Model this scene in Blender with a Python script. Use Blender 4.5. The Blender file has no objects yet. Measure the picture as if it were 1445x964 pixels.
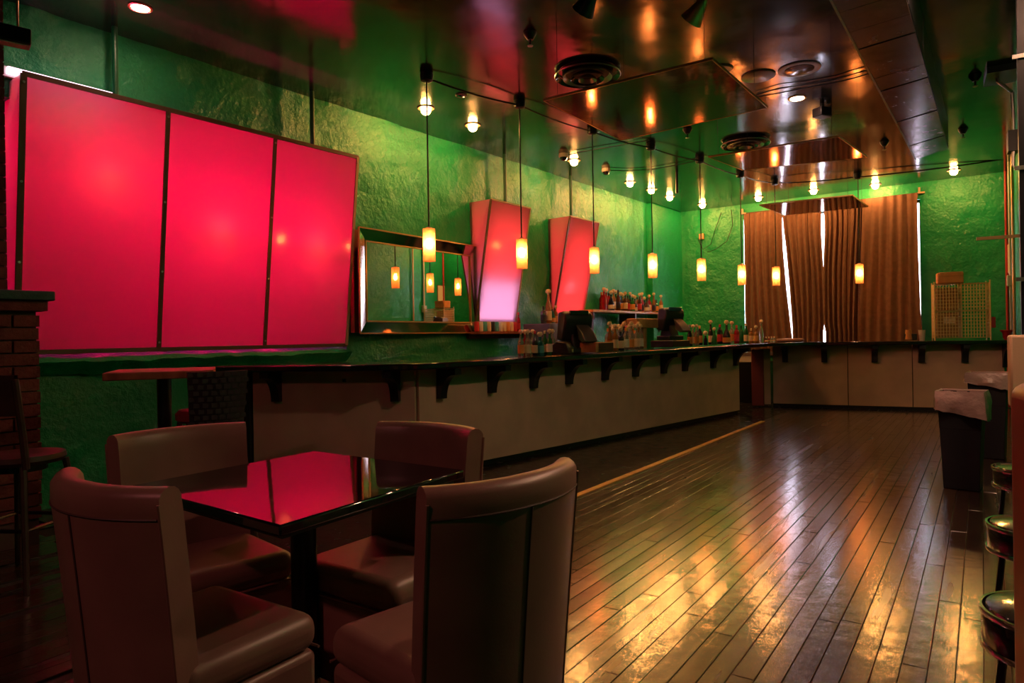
import bpy, math, random
from mathutils import Vector, Matrix, noise
random.seed(11)
SC = bpy.context.scene
COL = SC.collection
PI = math.pi

# ------------------------------------------------------------------ camera, world, exposure
F, CX, HY, ROLL, EYE = 963.0, 722.5, 476.0, math.radians(0.9), 1.22
cam = bpy.data.cameras.new('camera'); camo = bpy.data.objects.new('camera', cam); COL.objects.link(camo)
cam.sensor_width = 36.0; cam.lens = 36.0 * F / 1445.0; cam.shift_y = -6.0 / 1445.0
cam.clip_start = 0.05; cam.clip_end = 200
camo.location = (0, 0, EYE); camo.rotation_euler = (PI / 2, ROLL, 0)
SC.camera = camo
W = bpy.data.worlds.new('world'); SC.world = W; W.use_nodes = True
W.node_tree.nodes['Background'].inputs[0].default_value = (0.86, 0.80, 1.0, 1)
W.node_tree.nodes['Background'].inputs[1].default_value = 55.0
SC.view_settings.view_transform = 'Standard'; SC.view_settings.look = 'None'
SC.view_settings.exposure = 0.35; SC.view_settings.gamma = 1.0
SC.view_settings.use_curve_mapping = False
SC.cycles.use_denoising = True
SC.cycles.max_bounces = 8; SC.cycles.diffuse_bounces = 4; SC.cycles.glossy_bounces = 4
SC.cycles.transmission_bounces = 5; SC.cycles.transparent_max_bounces = 8
SC.cycles.caustics_reflective = False; SC.cycles.caustics_refractive = False
SC.cycles.sample_clamp_indirect = 6.0

# ------------------------------------------------------------------ measuring: photo pixel -> point of the place
_c, _s = math.cos(ROLL), math.sin(ROLL)
def ray(px, py):
    x, y = px - CX, py - HY
    return Vector(((_c * x - _s * y) / F, 1.0, -(_s * x + _c * y) / F))
def atz(px, py, z):
    r = ray(px, py); t = (z - EYE) / r.z
    return Vector((r.x * t, t, z))
def atd(px, py, d):
    r = ray(px, py); return Vector((r.x * d, d, EYE + r.z * d))
class Line:                                   # a vertical plane seen from above
    def __init__(s, a, b):
        s.p = Vector((a[0], a[1])); s.d = (Vector((b[0], b[1])) - s.p).normalized(); s.n = Vector((s.d.y, -s.d.x))
    def off(s, o):
        q = s.p + s.n * o; return Line(q, q + s.d)
    def hit(s, px, py):
        r = ray(px, py); d = s.d
        t = (-s.p.x * d.y + d.x * s.p.y) / (-r.x * d.y + d.x)
        return Vector((r.x * t, t, EYE + r.z * t))
    def s_of(s, P): return (Vector((P[0], P[1])) - s.p).dot(s.d)
    def at(s, q, z=0.0, o=0.0):
        v = s.p + s.d * q + s.n * o; return Vector((v.x, v.y, z))
    def cross(s, t):
        det = s.d.x * -t.d.y + t.d.x * s.d.y; w = t.p - s.p
        return s.p + s.d * ((w.x * -t.d.y + t.d.x * w.y) / det)
    @property
    def ang(s): return math.atan2(s.d.y, s.d.x)

HC = 3.70
LW = Line(atz(31, 7, HC), atz(917, 289, HC))            # left wall, +n into the room
BW = Line(atz(966, 299, HC), atz(1422, 242, HC))        # back wall, +n into the room
_rc = BW.hit(1423, 300)
RA = math.radians(31.0)
RW = Line((_rc.x, _rc.y), (_rc.x - math.sin(RA), _rc.y - math.cos(RA)))   # right wall, back to front; +n into the room
CORNER_L = LW.cross(BW); CORNER_R = Vector((_rc.x, _rc.y))
AX = math.radians(34.6); UA = Vector((math.sin(AX), math.cos(AX))); VA = Vector((math.cos(AX), -math.sin(AX)))

# ------------------------------------------------------------------ materials
MATS = {}
def mat(name, col=(.5, .5, .5), rough=.5, metal=0., ior=1.5, coat=0., coat_r=.1, trans=0., emit=None, es=0.,
        var=0., vscale=8., bump=0., bscale=30., bdetail=4., stretch=None, rvar=0., sheen=0., dist=.02, sub=0., col2=None, alpha=1.):
    m = bpy.data.materials.new(name); m.use_nodes = True; nt = m.node_tree; N = nt.nodes; L = nt.links
    b = N['Principled BSDF']; I = b.inputs
    I['Base Color'].default_value = (*col, 1); I['Roughness'].default_value = rough; I['Metallic'].default_value = metal
    I['IOR'].default_value = ior; I['Coat Weight'].default_value = coat; I['Coat Roughness'].default_value = coat_r
    I['Transmission Weight'].default_value = trans; I['Sheen Weight'].default_value = sheen
    if emit: I['Emission Color'].default_value = (*emit, 1); I['Emission Strength'].default_value = es
    if var or bump or rvar or col2:
        tc = N.new('ShaderNodeTexCoord'); mp = N.new('ShaderNodeMapping'); L.new(tc.outputs['Object'], mp.inputs[0])
        if stretch: mp.inputs['Scale'].default_value = stretch
    if var or col2:
        n = N.new('ShaderNodeTexNoise'); n.inputs['Scale'].default_value = vscale; n.inputs['Detail'].default_value = 5
        L.new(mp.outputs[0], n.inputs['Vector']); r = N.new('ShaderNodeValToRGB')
        r.color_ramp.elements[0].position = .35; r.color_ramp.elements[1].position = .68
        c2 = col2 if col2 else tuple(min(1, v * (1 + var)) for v in col)
        c1 = col if col2 else tuple(v * (1 - var) for v in col)
        r.color_ramp.elements[0].color = (*c1, 1); r.color_ramp.elements[1].color = (*c2, 1)
        L.new(n.outputs[0], r.inputs[0]); L.new(r.outputs[0], I['Base Color'])
    if rvar:
        n2 = N.new('ShaderNodeTexNoise'); n2.inputs['Scale'].default_value = vscale * 1.7; n2.inputs['Detail'].default_value = 4
        L.new(mp.outputs[0], n2.inputs['Vector']); mr = N.new('ShaderNodeMapRange')
        mr.inputs['From Min'].default_value = .3; mr.inputs['From Max'].default_value = .7
        mr.inputs['To Min'].default_value = max(.01, rough - rvar); mr.inputs['To Max'].default_value = rough + rvar
        L.new(n2.outputs[0], mr.inputs[0]); L.new(mr.outputs[0], I['Roughness'])
    if bump:
        n3 = N.new('ShaderNodeTexNoise'); n3.inputs['Scale'].default_value = bscale; n3.inputs['Detail'].default_value = bdetail
        L.new(mp.outputs[0], n3.inputs['Vector']); bp = N.new('ShaderNodeBump'); bp.inputs['Strength'].default_value = bump
        bp.inputs['Distance'].default_value = dist; L.new(n3.outputs[0], bp.inputs['Height']); L.new(bp.outputs[0], I['Normal'])
    MATS[name] = m; return m
def emitter(name, col, s):
    m = bpy.data.materials.new(name); m.use_nodes = True; N = m.node_tree.nodes; N.clear()
    e = N.new('ShaderNodeEmission'); e.inputs[0].default_value = (*col, 1); e.inputs[1].default_value = s
    o = N.new('ShaderNodeOutputMaterial'); m.node_tree.links.new(e.outputs[0], o.inputs[0]); MATS[name] = m; return m
def sheet(name, col, through=0., gloss=.1, rough=.15, tcol=None):
    """thin frosted plastic or glass lit from behind"""
    m = bpy.data.materials.new(name); m.use_nodes = True; nt = m.node_tree; N = nt.nodes; L = nt.links; N.clear()
    tr = N.new('ShaderNodeBsdfTranslucent'); tr.inputs[0].default_value = (*col, 1)
    df = N.new('ShaderNodeBsdfDiffuse'); df.inputs[0].default_value = (*col, 1)
    mx = N.new('ShaderNodeMixShader'); mx.inputs[0].default_value = .08; L.new(tr.outputs[0], mx.inputs[1]); L.new(df.outputs[0], mx.inputs[2])
    last = mx
    if through:
        tp = N.new('ShaderNodeBsdfTransparent'); tp.inputs[0].default_value = (*(tcol or col), 1)
        m2 = N.new('ShaderNodeMixShader'); m2.inputs[0].default_value = through; L.new(last.outputs[0], m2.inputs[1]); L.new(tp.outputs[0], m2.inputs[2]); last = m2
    gl = N.new('ShaderNodeBsdfGlossy'); gl.inputs['Roughness'].default_value = rough; gl.inputs[0].default_value = (1, 1, 1, 1)
    fr = N.new('ShaderNodeFresnel'); fr.inputs[0].default_value = 1.45
    mm = N.new('ShaderNodeMath'); mm.operation = 'MULTIPLY'; mm.inputs[1].default_value = gloss; L.new(fr.outputs[0], mm.inputs[0])
    m3 = N.new('ShaderNodeMixShader'); L.new(mm.outputs[0], m3.inputs[0]); L.new(last.outputs[0], m3.inputs[1]); L.new(gl.outputs[0], m3.inputs[2])
    o = N.new('ShaderNodeOutputMaterial'); L.new(m3.outputs[0], o.inputs[0]); MATS[name] = m; return m

def wall_paint(name, col, col2):
    m = mat(name, col, .30, ior=1.55, col2=col2, vscale=1.6, rvar=.0)
    nt = m.node_tree; N = nt.nodes; L = nt.links; b = N['Principled BSDF']
    tc = N.new('ShaderNodeTexCoord')
    a = N.new('ShaderNodeTexNoise'); a.inputs['Scale'].default_value = 5.5; a.inputs['Detail'].default_value = 8; a.inputs['Roughness'].default_value = .62
    v = N.new('ShaderNodeTexVoronoi'); v.inputs['Scale'].default_value = 26; v.feature = 'SMOOTH_F1'
    L.new(tc.outputs['Object'], a.inputs['Vector']); L.new(tc.outputs['Object'], v.inputs['Vector'])
    ad = N.new('ShaderNodeMath'); ad.operation = 'MULTIPLY_ADD'; ad.inputs[1].default_value = .10
    L.new(v.outputs[0], ad.inputs[0]); L.new(a.outputs[0], ad.inputs[2])
    bp = N.new('ShaderNodeBump'); bp.inputs['Strength'].default_value = .75; bp.inputs['Distance'].default_value = .05
    L.new(ad.outputs[0], bp.inputs['Height']); L.new(bp.outputs[0], b.inputs['Normal'])
    return m
wall_paint('green_paint', (.005, .30, .105), (.008, .38, .13))
mat('ceiling_gloss', (.010, .011, .016), .15, ior=2.2, rvar=.06, vscale=1.2, bump=.035, bscale=1.3, bdetail=3., dist=.25)
mat('subfloor', (.010, .007, .006), .5)
mat('dark_floor', (.016, .012, .013), .22, ior=1.5, rvar=.08, vscale=5, bump=.05, bscale=14)
mat('brass_strip', (.90, .45, .11), .45, metal=.0, var=.25, vscale=9, bump=.2, bscale=60)
# floor boards: tone per board, grain, worn gloss
m = mat('board', (.05, .025, .013), .2, ior=1.6, coat=1.0, coat_r=.17)
N = m.node_tree.nodes; L = m.node_tree.links; b = N['Principled BSDF']
at = N.new('ShaderNodeAttribute'); at.attribute_name = 'tone'
tc = N.new('ShaderNodeTexCoord'); m0_ = N.new('ShaderNodeMapping'); m0_.inputs['Rotation'].default_value = (0, 0, AX); L.new(tc.outputs['Object'], m0_.inputs[0])
mp = N.new('ShaderNodeMapping'); mp.inputs['Scale'].default_value = (14, 1.2, 1); L.new(m0_.outputs[0], mp.inputs[0])
g = N.new('ShaderNodeTexNoise'); g.inputs['Scale'].default_value = 3; g.inputs['Detail'].default_value = 6; L.new(mp.outputs[0], g.inputs['Vector'])
ad = N.new('ShaderNodeMath'); ad.operation = 'MULTIPLY_ADD'; ad.inputs[1].default_value = .55
L.new(g.outputs[0], ad.inputs[0]); L.new(at.outputs['Fac'], ad.inputs[2])
rp = N.new('ShaderNodeValToRGB'); rp.color_ramp.elements[0].position = .2; rp.color_ramp.elements[1].position = 1.2
rp.color_ramp.elements[0].color = (.012, .006, .0045, 1); rp.color_ramp.elements[1].color = (.040, .020, .011, 1)
L.new(ad.outputs[0], rp.inputs[0]); L.new(rp.outputs[0], b.inputs['Base Color'])
w = N.new('ShaderNodeTexNoise'); w.inputs['Scale'].default_value = .8; w.inputs['Detail'].default_value = 5; L.new(mp.outputs[0], w.inputs['Vector'])
mr = N.new('ShaderNodeMapRange'); mr.inputs['From Min'].default_value = .3; mr.inputs['From Max'].default_value = .72
mr.inputs['To Min'].default_value = .15; mr.inputs['To Max'].default_value = .30; L.new(w.outputs[0], mr.inputs[0]); L.new(mr.outputs[0], b.inputs['Roughness'])
w2 = N.new('ShaderNodeTexNoise'); w2.inputs['Scale'].default_value = 9; w2.inputs['Detail'].default_value = 7; L.new(tc.outputs['Object'], w2.inputs['Vector'])
bp = N.new('ShaderNodeBump'); bp.inputs['Strength'].default_value = .10; bp.inputs['Distance'].default_value = .02; L.new(w2.outputs[0], bp.inputs['Height'])
L.new(bp.outputs[0], b.inputs['Normal']); L.new(bp.outputs[0], b.inputs['Coat Normal'])

mat('bar_panel', (.64, .43, .34), .75, var=.10, vscale=3, bump=.25, bscale=220, dist=.004)
mat('black_gloss', (.006, .006, .010), .14, coat=.5, coat_r=.06)
mat('black_wood', (.006, .006, .011), .38, bump=.05, bscale=40)
mat('black_plastic', (.010, .010, .014), .38)
mat('black_metal', (.008, .008, .012), .32, metal=.3)
mat('grey_metal', (.10, .10, .11), .45, metal=.6)
mat('chrome', (.75, .75, .78), .12, metal=1)
mat('steel', (.45, .42, .40), .3, metal=1)
mat('leather', (.28, .155, .13), .38, var=.14, vscale=5, bump=.10, bscale=160, dist=.003)
mat('leather_seam', (.09, .05, .045), .55)
mat('red_leather', (.34, .03, .04), .4, bump=.1, bscale=150, dist=.003)
mat('woven', (.030, .024, .032), .5)
mat('table_gloss', (.006, .006, .008), .045, ior=1.75, bump=.02, bscale=6)
mat('redwood', (.30, .09, .05), .4, var=.3, vscale=6, stretch=(1, 8, 1))
mat('dark_wood', (.045, .020, .016), .4, var=.3, vscale=7)
mat('brown_frame', (.12, .065, .04), .4, metal=.3)
mat('pale_frame', (.48, .36, .25), .5)
mat('mirror', (.78, .78, .74), .015, metal=1)
mat('mirror_strip', (.50, .42, .36), .05, metal=1)
mat('gold_edge', (.55, .36, .16), .3, metal=.8)
mat('bronze_mirror', (.44, .29, .29), .08, metal=.8, bump=.03, bscale=2.2, dist=.08)
mat('curtain', (.165, .075, .046), .85, sheen=.25, var=.12, vscale=14, bump=.15, bscale=260, dist=.003)
mat('window_white', (.75, .72, .72), .5)
mat('brick', (.17, .045, .035), .8, var=.3, vscale=9, bump=.4, bscale=50)
mat('mortar', (.10, .06, .05), .9)
mat('dark_green', (.003, .045, .04), .4, bump=.2, bscale=30)
mat('conduit_green', (.004, .10, .04), .4)
mat('white_plastic', (.72, .68, .62), .45)
mat('oxblood', (.17, .028, .034), .5)
mat('red_paint', (.45, .02, .03), .45)
mat('copper_wood', (.42, .22, .08), .45, var=.25, vscale=9)
mat('cardboard', (.42, .24, .11), .8, var=.1, vscale=6)
mat('orange_bag', (.75, .32, .12), .7, var=.1, vscale=9, bump=.3, bscale=12)
mat('paper', (.78, .70, .55), .7)
mat('wire', (.80, .62, .32), .4, metal=.4)
mat('bag_film', (.36, .26, .25), .3, trans=.0, bump=.6, bscale=14, dist=.02)
mat('bin_black', (.007, .007, .012), .62, ior=1.35)
mat('tan_pad', (.50, .33, .22), .7, bump=.2, bscale=120, dist=.004)
mat('duct_metal', (.26, .20, .20), .22, metal=.85, rvar=.06, vscale=5, bump=.06, bscale=5)
mat('duct_seam', (.012, .011, .013), .5)
mat('screen', (.35, .36, .33), .25)
mat('teal_screen', (.02, .10, .14), .12)
mat('pale_trim', (.5, .44, .40), .35, metal=.3)
mat('disc_paint', (.20, .15, .13), .3, ior=2.0)
emitter('warm_bulb', (1.0, .43, .11), 300.0)
emitter('pendant_bulb', (1.0, .55, .32), 300.0)
emitter('can_lamp', (1.0, .52, .36), 130.0)
emitter('red_tube', (1.0, .0, .105), 290.0)
emitter('hot_tube', (1.0, .075, .05), 22.0)
emitter('pale_tube', (1.0, .62, .80), 2.4)
emitter('orange_tube', (1.0, .085, .07), 4.2)
emitter('daylight_glow', (.90, .70, 1.0), 3.6)  # glowing board put behind the narrow panel in place of window daylight
emitter('unseen_red_fill', (1.0, .26, .24), 250.0)  # added red fill for the chair backs, from a lamp out of view
emitter('unseen_floor_fill', (1.0, .50, .30), 460.0)  # added fill for the bar fronts, from lamps out of view
sheet('frosted_red', (.92, .62, .70), gloss=1.0, rough=.10)
sheet('shade_glass', (1.0, .46, .17), through=.42, gloss=.5, rough=.25, tcol=(1.0, .72, .42))
mat('recess_paint', (.16, .10, .10), .8)
mat('white_inside', (.80, .72, .72), .8)

GLASS = {}
for nm, c, tr in (('clear', (.75, .72, .60), .75), ('brown', (.10, .035, .012), .25), ('red', (.36, .010, .016), .25),
                  ('green', (.02, .16, .035), .35), ('dark', (.010, .009, .012), .0), ('teal', (.03, .20, .20), .35), ('amber', (.42, .17, .035), .4)):
    GLASS[nm] = mat('glass_' + nm, c, .07, trans=tr, ior=1.45)
for nm, c in (('cream', (.78, .62, .40)), ('orange', (.72, .30, .07)), ('black', (.012, .012, .014)), ('redl', (.55, .03, .04)), ('white', (.80, .74, .66)), ('tealA', (.06, .35, .36))):
    mat('label_' + nm, c, .6)

# ------------------------------------------------------------------ mesh helpers
class MB:
    def __init__(s): s.v = []; s.f = []
    def add(s, vs, fs):
        k = len(s.v); s.v += [tuple(p) for p in vs]; s.f += [tuple(i + k for i in q) for q in fs]; return s
    def box(s, c, d, rz=0., M=None):
        x, y, z = d[0] / 2, d[1] / 2, d[2] / 2; cr, sr = math.cos(rz), math.sin(rz); vs = []
        for a in (-1, 1):
            for b in (-1, 1):
                for e in (-1, 1):
                    p = Vector((a * x, b * y, e * z))
                    p = (M @ p) if M else Vector((p.x * cr - p.y * sr, p.x * sr + p.y * cr, p.z))
                    vs.append(p + Vector(c))
        return s.add(vs, [(0, 1, 3, 2), (4, 6, 7, 5), (0, 4, 5, 1), (2, 3, 7, 6), (0, 2, 6, 4), (1, 5, 7, 3)])
    def cyl(s, a, b, r, r2=None, n=12, caps=True):
        a, b = Vector(a), Vector(b); r2 = r if r2 is None else r2; d = (b - a).normalized()
        u = d.orthogonal().normalized(); w = d.cross(u); vs = []
        for p, q in ((a, r), (b, r2)):
            for i in range(n):
                t = 2 * PI * i / n; vs.append(p + u * (q * math.cos(t)) + w * (q * math.sin(t)))
        fs = [(i, (i + 1) % n, n + (i + 1) % n, n + i) for i in range(n)]
        if caps: fs += [tuple(range(n - 1, -1, -1)), tuple(range(n, 2 * n))]
        return s.add(vs, fs)
    def tube(s, pts, r, n=6):
        pts = [Vector(p) for p in pts]; vs = []; u = None
        for i, p in enumerate(pts):
            d = (pts[min(i + 1, len(pts) - 1)] - pts[max(i - 1, 0)]).normalized()
            u = d.orthogonal().normalized() if u is None else (u - d * u.dot(d)).normalized()
            w = d.cross(u)
            for k in range(n):
                t = 2 * PI * k / n; vs.append(p + u * (r * math.cos(t)) + w * (r * math.sin(t)))
        m = len(pts)
        fs = [(i * n + k, i * n + (k + 1) % n, (i + 1) * n + (k + 1) % n, (i + 1) * n + k) for i in range(m - 1) for k in range(n)]
        fs += [tuple(range(n - 1, -1, -1)), tuple(range((m - 1) * n, m * n))]
        return s.add(vs, fs)
    def lathe(s, prof, c=(0, 0, 0), n=16, closed=False):
        vs = []; c = Vector(c)
        for r, z in prof:
            for i in range(n):
                t = 2 * PI * i / n; vs.append(c + Vector((r * math.cos(t), r * math.sin(t), z)))
        m = len(prof); fs = []
        for j in range(m if closed else m - 1):
            for i in range(n):
                a, b = j * n, ((j + 1) % m) * n; fs.append((a + i, a + (i + 1) % n, b + (i + 1) % n, b + i))
        if not closed:
            if prof[0][0] > 1e-6: fs.append(tuple(range(n - 1, -1, -1)))
            if prof[-1][0] > 1e-6: fs.append(tuple(range((m - 1) * n, m * n)))
        return s.add(vs, fs)
    def prism(s, poly, z0, z1):
        n = len(poly); g0 = z0 if callable(z0) else (lambda p: z0); g1 = z1 if callable(z1) else (lambda p: z1)
        vs = [(p[0], p[1], g0(p)) for p in poly] + [(p[0], p[1], g1(p)) for p in poly]
        return s.add(vs, [tuple(range(n - 1, -1, -1)), tuple(range(n, 2 * n))] + [(i, (i + 1) % n, n + (i + 1) % n, n + i) for i in range(n)])
    def ext(s, prof, o, ax, bx, d):
        """profile in the plane (ax, bx) at o, swept along d"""
        o, ax, bx, d = Vector(o), Vector(ax), Vector(bx), Vector(d); n = len(prof)
        vs = [o + ax * a + bx * b for a, b in prof]; vs += [p + d for p in vs]
        return s.add(vs, [tuple(range(n - 1, -1, -1)), tuple(range(n, 2 * n))] + [(i, (i + 1) % n, n + (i + 1) % n, n + i) for i in range(n)])
    def slab(s, q, t):
        q = [Vector(p) for p in q]; nn = (q[1] - q[0]).cross(q[-1] - q[0]).normalized() * t; n = len(q)
        vs = q + [p + nn for p in q]
        return s.add(vs, [tuple(range(n - 1, -1, -1)), tuple(range(n, 2 * n))] + [(i, (i + 1) % n, n + (i + 1) % n, n + i) for i in range(n)])
    def grid(s, rows):
        m, n = len(rows), len(rows[0]); vs = [p for r in rows for p in r]
        return s.add(vs, [(j * n + i, j * n + i + 1, (j + 1) * n + i + 1, (j + 1) * n + i) for j in range(m - 1) for i in range(n - 1)])
    def mesh(s, name, material, smooth=False, fix=True):
        me = bpy.data.meshes.new(name); me.from_pydata(s.v, [], s.f)
        if fix:
            import bmesh
            b = bmesh.new(); b.from_mesh(me); bmesh.ops.recalc_face_normals(b, faces=b.faces); b.to_mesh(me); b.free()
        me.materials.append(MATS[material] if isinstance(material, str) else material)
        if smooth:
            me.polygons.foreach_set('use_smooth', [True] * len(me.polygons)); me.set_sharp_from_angle(angle=math.radians(38))
        return me
def obj(name, data, parent=None, loc=None, rz=None):
    o = bpy.data.objects.new(name, data); COL.objects.link(o)
    if parent: o.parent = parent
    if loc is not None: o.location = loc
    if rz is not None: o.rotation_euler = (0, 0, rz)
    return o
def tag(o, label=None, cat=None, group=None, kind=None):
    if label: o['label'] = label
    if cat: o['category'] = cat
    if group: o['group'] = group
    if kind: o['kind'] = kind
    return o
def part(name, mb, material, parent, smooth=False, bevel=0., seg=2, label=None):
    o = obj(name, mb.mesh(name, material, smooth), parent)
    if bevel:
        md = o.modifiers.new('bevel', 'BEVEL'); md.width = bevel; md.segments = seg; md.limit_method = 'ANGLE'; md.angle_limit = math.radians(40)
        md.harden_normals = False
        o.data.polygons.foreach_set('use_smooth', [True] * len(o.data.polygons))
        if hasattr(o.data, 'set_sharp_from_angle'): o.data.set_sharp_from_angle(angle=math.radians(60))
    if label: o['label'] = label
    return o
def thing(name, label, cat, loc=(0, 0, 0), rz=0., group=None):
    return tag(obj(name, None, None, loc, rz), label, cat, group)
def solo(name, mb, material, label, cat, group=None, **k):
    return tag(part(name, mb, material, None, **k), label, cat, group)
def struct(name, mb, material, parent=None, **k):
    o = part(name, mb, material, parent, **k)
    if parent is None: o['kind'] = 'structure'
    return o
def copy_tree(o, parent=None):
    c = o.copy(); COL.objects.link(c); c.parent = parent
    for ch in o.children: copy_tree(ch, c)
    return c
ORD = ['first', 'second', 'third', 'fourth', 'fifth', 'sixth', 'seventh', 'eighth', 'ninth', 'tenth', 'eleventh', 'twelfth', 'thirteenth',
       'fourteenth', 'fifteenth', 'sixteenth', 'seventeenth', 'eighteenth', 'nineteenth', 'twentieth', 'twenty-first', 'twenty-second', 'twenty-third', 'twenty-fourth', 'twenty-fifth', 'twenty-sixth', 'twenty-seventh', 'twenty-eighth']
def lerp(a, b, t): return a + (b - a) * t
def pw(tab, t):
    for (a, x), (b, y) in zip(tab, tab[1:]):
        if t <= b: return lerp(x, y, (t - a) / (b - a))
    return tab[-1][1]

# ------------------------------------------------------------------ the room
YF = -3.2                                                   # wall behind the camera
FRONT = Line((30, YF), (-30, YF))
_fl = LW.cross(FRONT); _fr = RW.cross(FRONT)
ROOM = [CORNER_L, CORNER_R, _fr, _fl]
_ctr = sum(ROOM, Vector((0, 0))) / 4
def grown(k): return [p + (p - _ctr).normalized() * k for p in ROOM]
struct('ceiling', MB().prism(grown(.6), HC, HC + .12), 'ceiling_gloss')

def rough_wall(name, line, s0, s1, step, holes=(), amp=.02, zmax=HC + .03, material='green_paint', reveal=.30):
    ss = [s0 + (s1 - s0) * i / max(1, int((s1 - s0) / step)) for i in range(int((s1 - s0) / step) + 1)]
    zs = [-.02 + (zmax + .02) * i / int(zmax / step) for i in range(int(zmax / step) + 1)]
    for h in holes:
        for k in (0, 1):
            i = min(range(len(ss)), key=lambda q: abs(ss[q] - h[k])); ss[i] = h[k]
            i = min(range(len(zs)), key=lambda q: abs(zs[q] - h[2 + k])); zs[i] = h[2 + k]
    mb = MB(); vs = []; n = len(ss)
    for z in zs:
        for q in ss:
            P = line.at(q, z); e = noise.fractal(P * 2.3, 1., 2., 4) * amp + noise.noise(P * 11) * amp * .30
            e += max(0, noise.noise(P * 5.5 + Vector((7, 3, 1))) - .25) * amp * 1.4
            P += Vector((line.n.x, line.n.y, 0)) * e; vs.append(P)
    fs = []
    for j in range(len(zs) - 1):
        for i in range(n - 1):
            sm, zm = (ss[i] + ss[i + 1]) / 2, (zs[j] + zs[j + 1]) / 2
            if any(h[0] < sm < h[1] and h[2] < zm < h[3] for h in holes): continue
            fs.append((j * n + i, j * n + i + 1, (j + 1) * n + i + 1, (j + 1) * n + i))
    mb.add(vs, fs)
    for h in holes:                                          # the sides of each opening
        c = [(h[0], h[2]), (h[1], h[2]), (h[1], h[3]), (h[0], h[3])]
        for (a, za), (b, zb) in zip(c, c[1:] + c[:1]):
            mb.add([line.at(a, za, .03), line.at(b, zb, .03), line.at(b, zb, -reveal), line.at(a, za, -reveal)], [(0, 1, 2, 3)])
    o = obj(name, mb.mesh(name, material, True, fix=False)); o['kind'] = 'structure'; return o

# big light panel: find how far its top leans out so that its ends line up
def lean(tr, br, ob):
    sb = LW.s_of(LW.off(ob).hit(*br)); lo, hi = ob, ob + 1.2
    for _ in range(40):
        m = (lo + hi) / 2
        if LW.s_of(LW.off(m).hit(*tr)) < sb: hi = m
        else: lo = m
    return (lo + hi) / 2, sb
OB = .03
OT, S1 = lean((505, 221), (489, 487), OB)
OT = max(.25, min(.55, OT))
pt = LW.off(OT); pb = LW.off(OB)
ZT = (pt.hit(505, 221).z + pt.hit(32, 106).z) / 2; ZB = pb.hit(489, 487).z
S0 = LW.s_of(pt.hit(31, 106)); S1 = LW.s_of(pt.hit(505, 221))
SD1 = LW.s_of(pt.hit(237, 162)); SD2 = LW.s_of(pt.hit(388, 196))
print('big panel lean', OT, 'z', ZB, ZT, 's', S0, SD1, SD2, S1)
LSPAN = LW.s_of(CORNER_L); LMIN = LW.s_of(_fl)
HOLE_L = (S0 - .05, S1 + .0, ZB - .10, ZT - .12)
rough_wall('wall_left', LW, LMIN - .1, LSPAN + .1, .055, [HOLE_L], .026, reveal=.34)
# back of the recess and its sloping plaster sill
struct('trim_1', MB().slab([LW.at(HOLE_L[0] - .1, HOLE_L[2] - .2, -.34), LW.at(HOLE_L[1] + .1, HOLE_L[2] - .2, -.34), LW.at(HOLE_L[1] + .1, HOLE_L[3] + .2, -.34), LW.at(HOLE_L[0] - .1, HOLE_L[3] + .2, -.34)], .04), 'recess_paint')
rows = []
for j in range(5):
    r = []
    for i in range(90):
        q = lerp(HOLE_L[0] - .1, HOLE_L[1], i / 89); o = lerp(-.05, .13, j / 4); z = lerp(ZB - .015, ZB - .075, j / 4)
        P = LW.at(q, z, o); P.z += noise.fractal(P * 6, 1, 2, 3) * .014; r.append(P)
    rows.append(r)
rows.append([p + Vector((-LW.n.x * .10, -LW.n.y * .10, -.10)) for p in rows[-1]])
o = obj('trim_2', MB().grid(rows).mesh('sill', 'green_paint', True, fix=True)); o['kind'] = 'structure'
# pilaster in the back corner of the left wall
a, b_ = LW.s_of(LW.off(.16).hit(917, 380)), LW.s_of(LW.off(.16).hit(940, 380))
struct('trim_3', MB().box(LW.at((a + LSPAN) / 2 + .3, HC / 2, .02), (LSPAN - a + .2, .20, HC), LW.ang), 'green_paint', bevel=.015)

WIN = (BW.s_of(BW.hit(1051, 400)), BW.s_of(BW.hit(1300.6, 400)), .95, 3.42)
rough_wall('wall_back', BW, -.12, BW.s_of(CORNER_R) + .12, .06, [WIN], .016, reveal=.22)
rough_wall('wall_right', RW, -.1, (_fr - CORNER_R).length + .1, .09, (), .02)
rough_wall('wall_front', FRONT, FRONT.s_of(_fr) - .1, FRONT.s_of(_fl) + .1, .2, (), .02)

# window: frame, mullions and panes
w = thing('window_1', 'daylit window behind the brown curtains', 'window'); w['kind'] = 'structure'; del w['category']
mb = MB(); zc, zh = (WIN[2] + WIN[3]) / 2, WIN[3] - WIN[2]
for q in (WIN[0] + .012, WIN[1] - .012): mb.box(BW.at(q, zc, -.12), (.025, .08, zh), BW.ang)
for q in (1, 2): mb.box(BW.at(lerp(WIN[0], WIN[1], q / 3) + .12, zc, -.12), (.05, .08, zh), BW.ang)
for z in (WIN[2] + .02, WIN[3] - .02): mb.box(BW.at((WIN[0] + WIN[1]) / 2, z, -.12), (WIN[1] - WIN[0], .08, .04), BW.ang)
part('window_frame', mb, 'window_white', w)
mat('pane', (1, 1, 1), .0, trans=1., ior=1.02)
for q in range(3):
    a, b_ = lerp(WIN[0], WIN[1], q / 3), lerp(WIN[0], WIN[1], (q + 1) / 3)
    part('pane', MB().box(BW.at((a + b_) / 2 + .06, zc, -.12), (b_ - a - .06, .006, zh - .08), BW.ang), 'pane', w)

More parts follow.
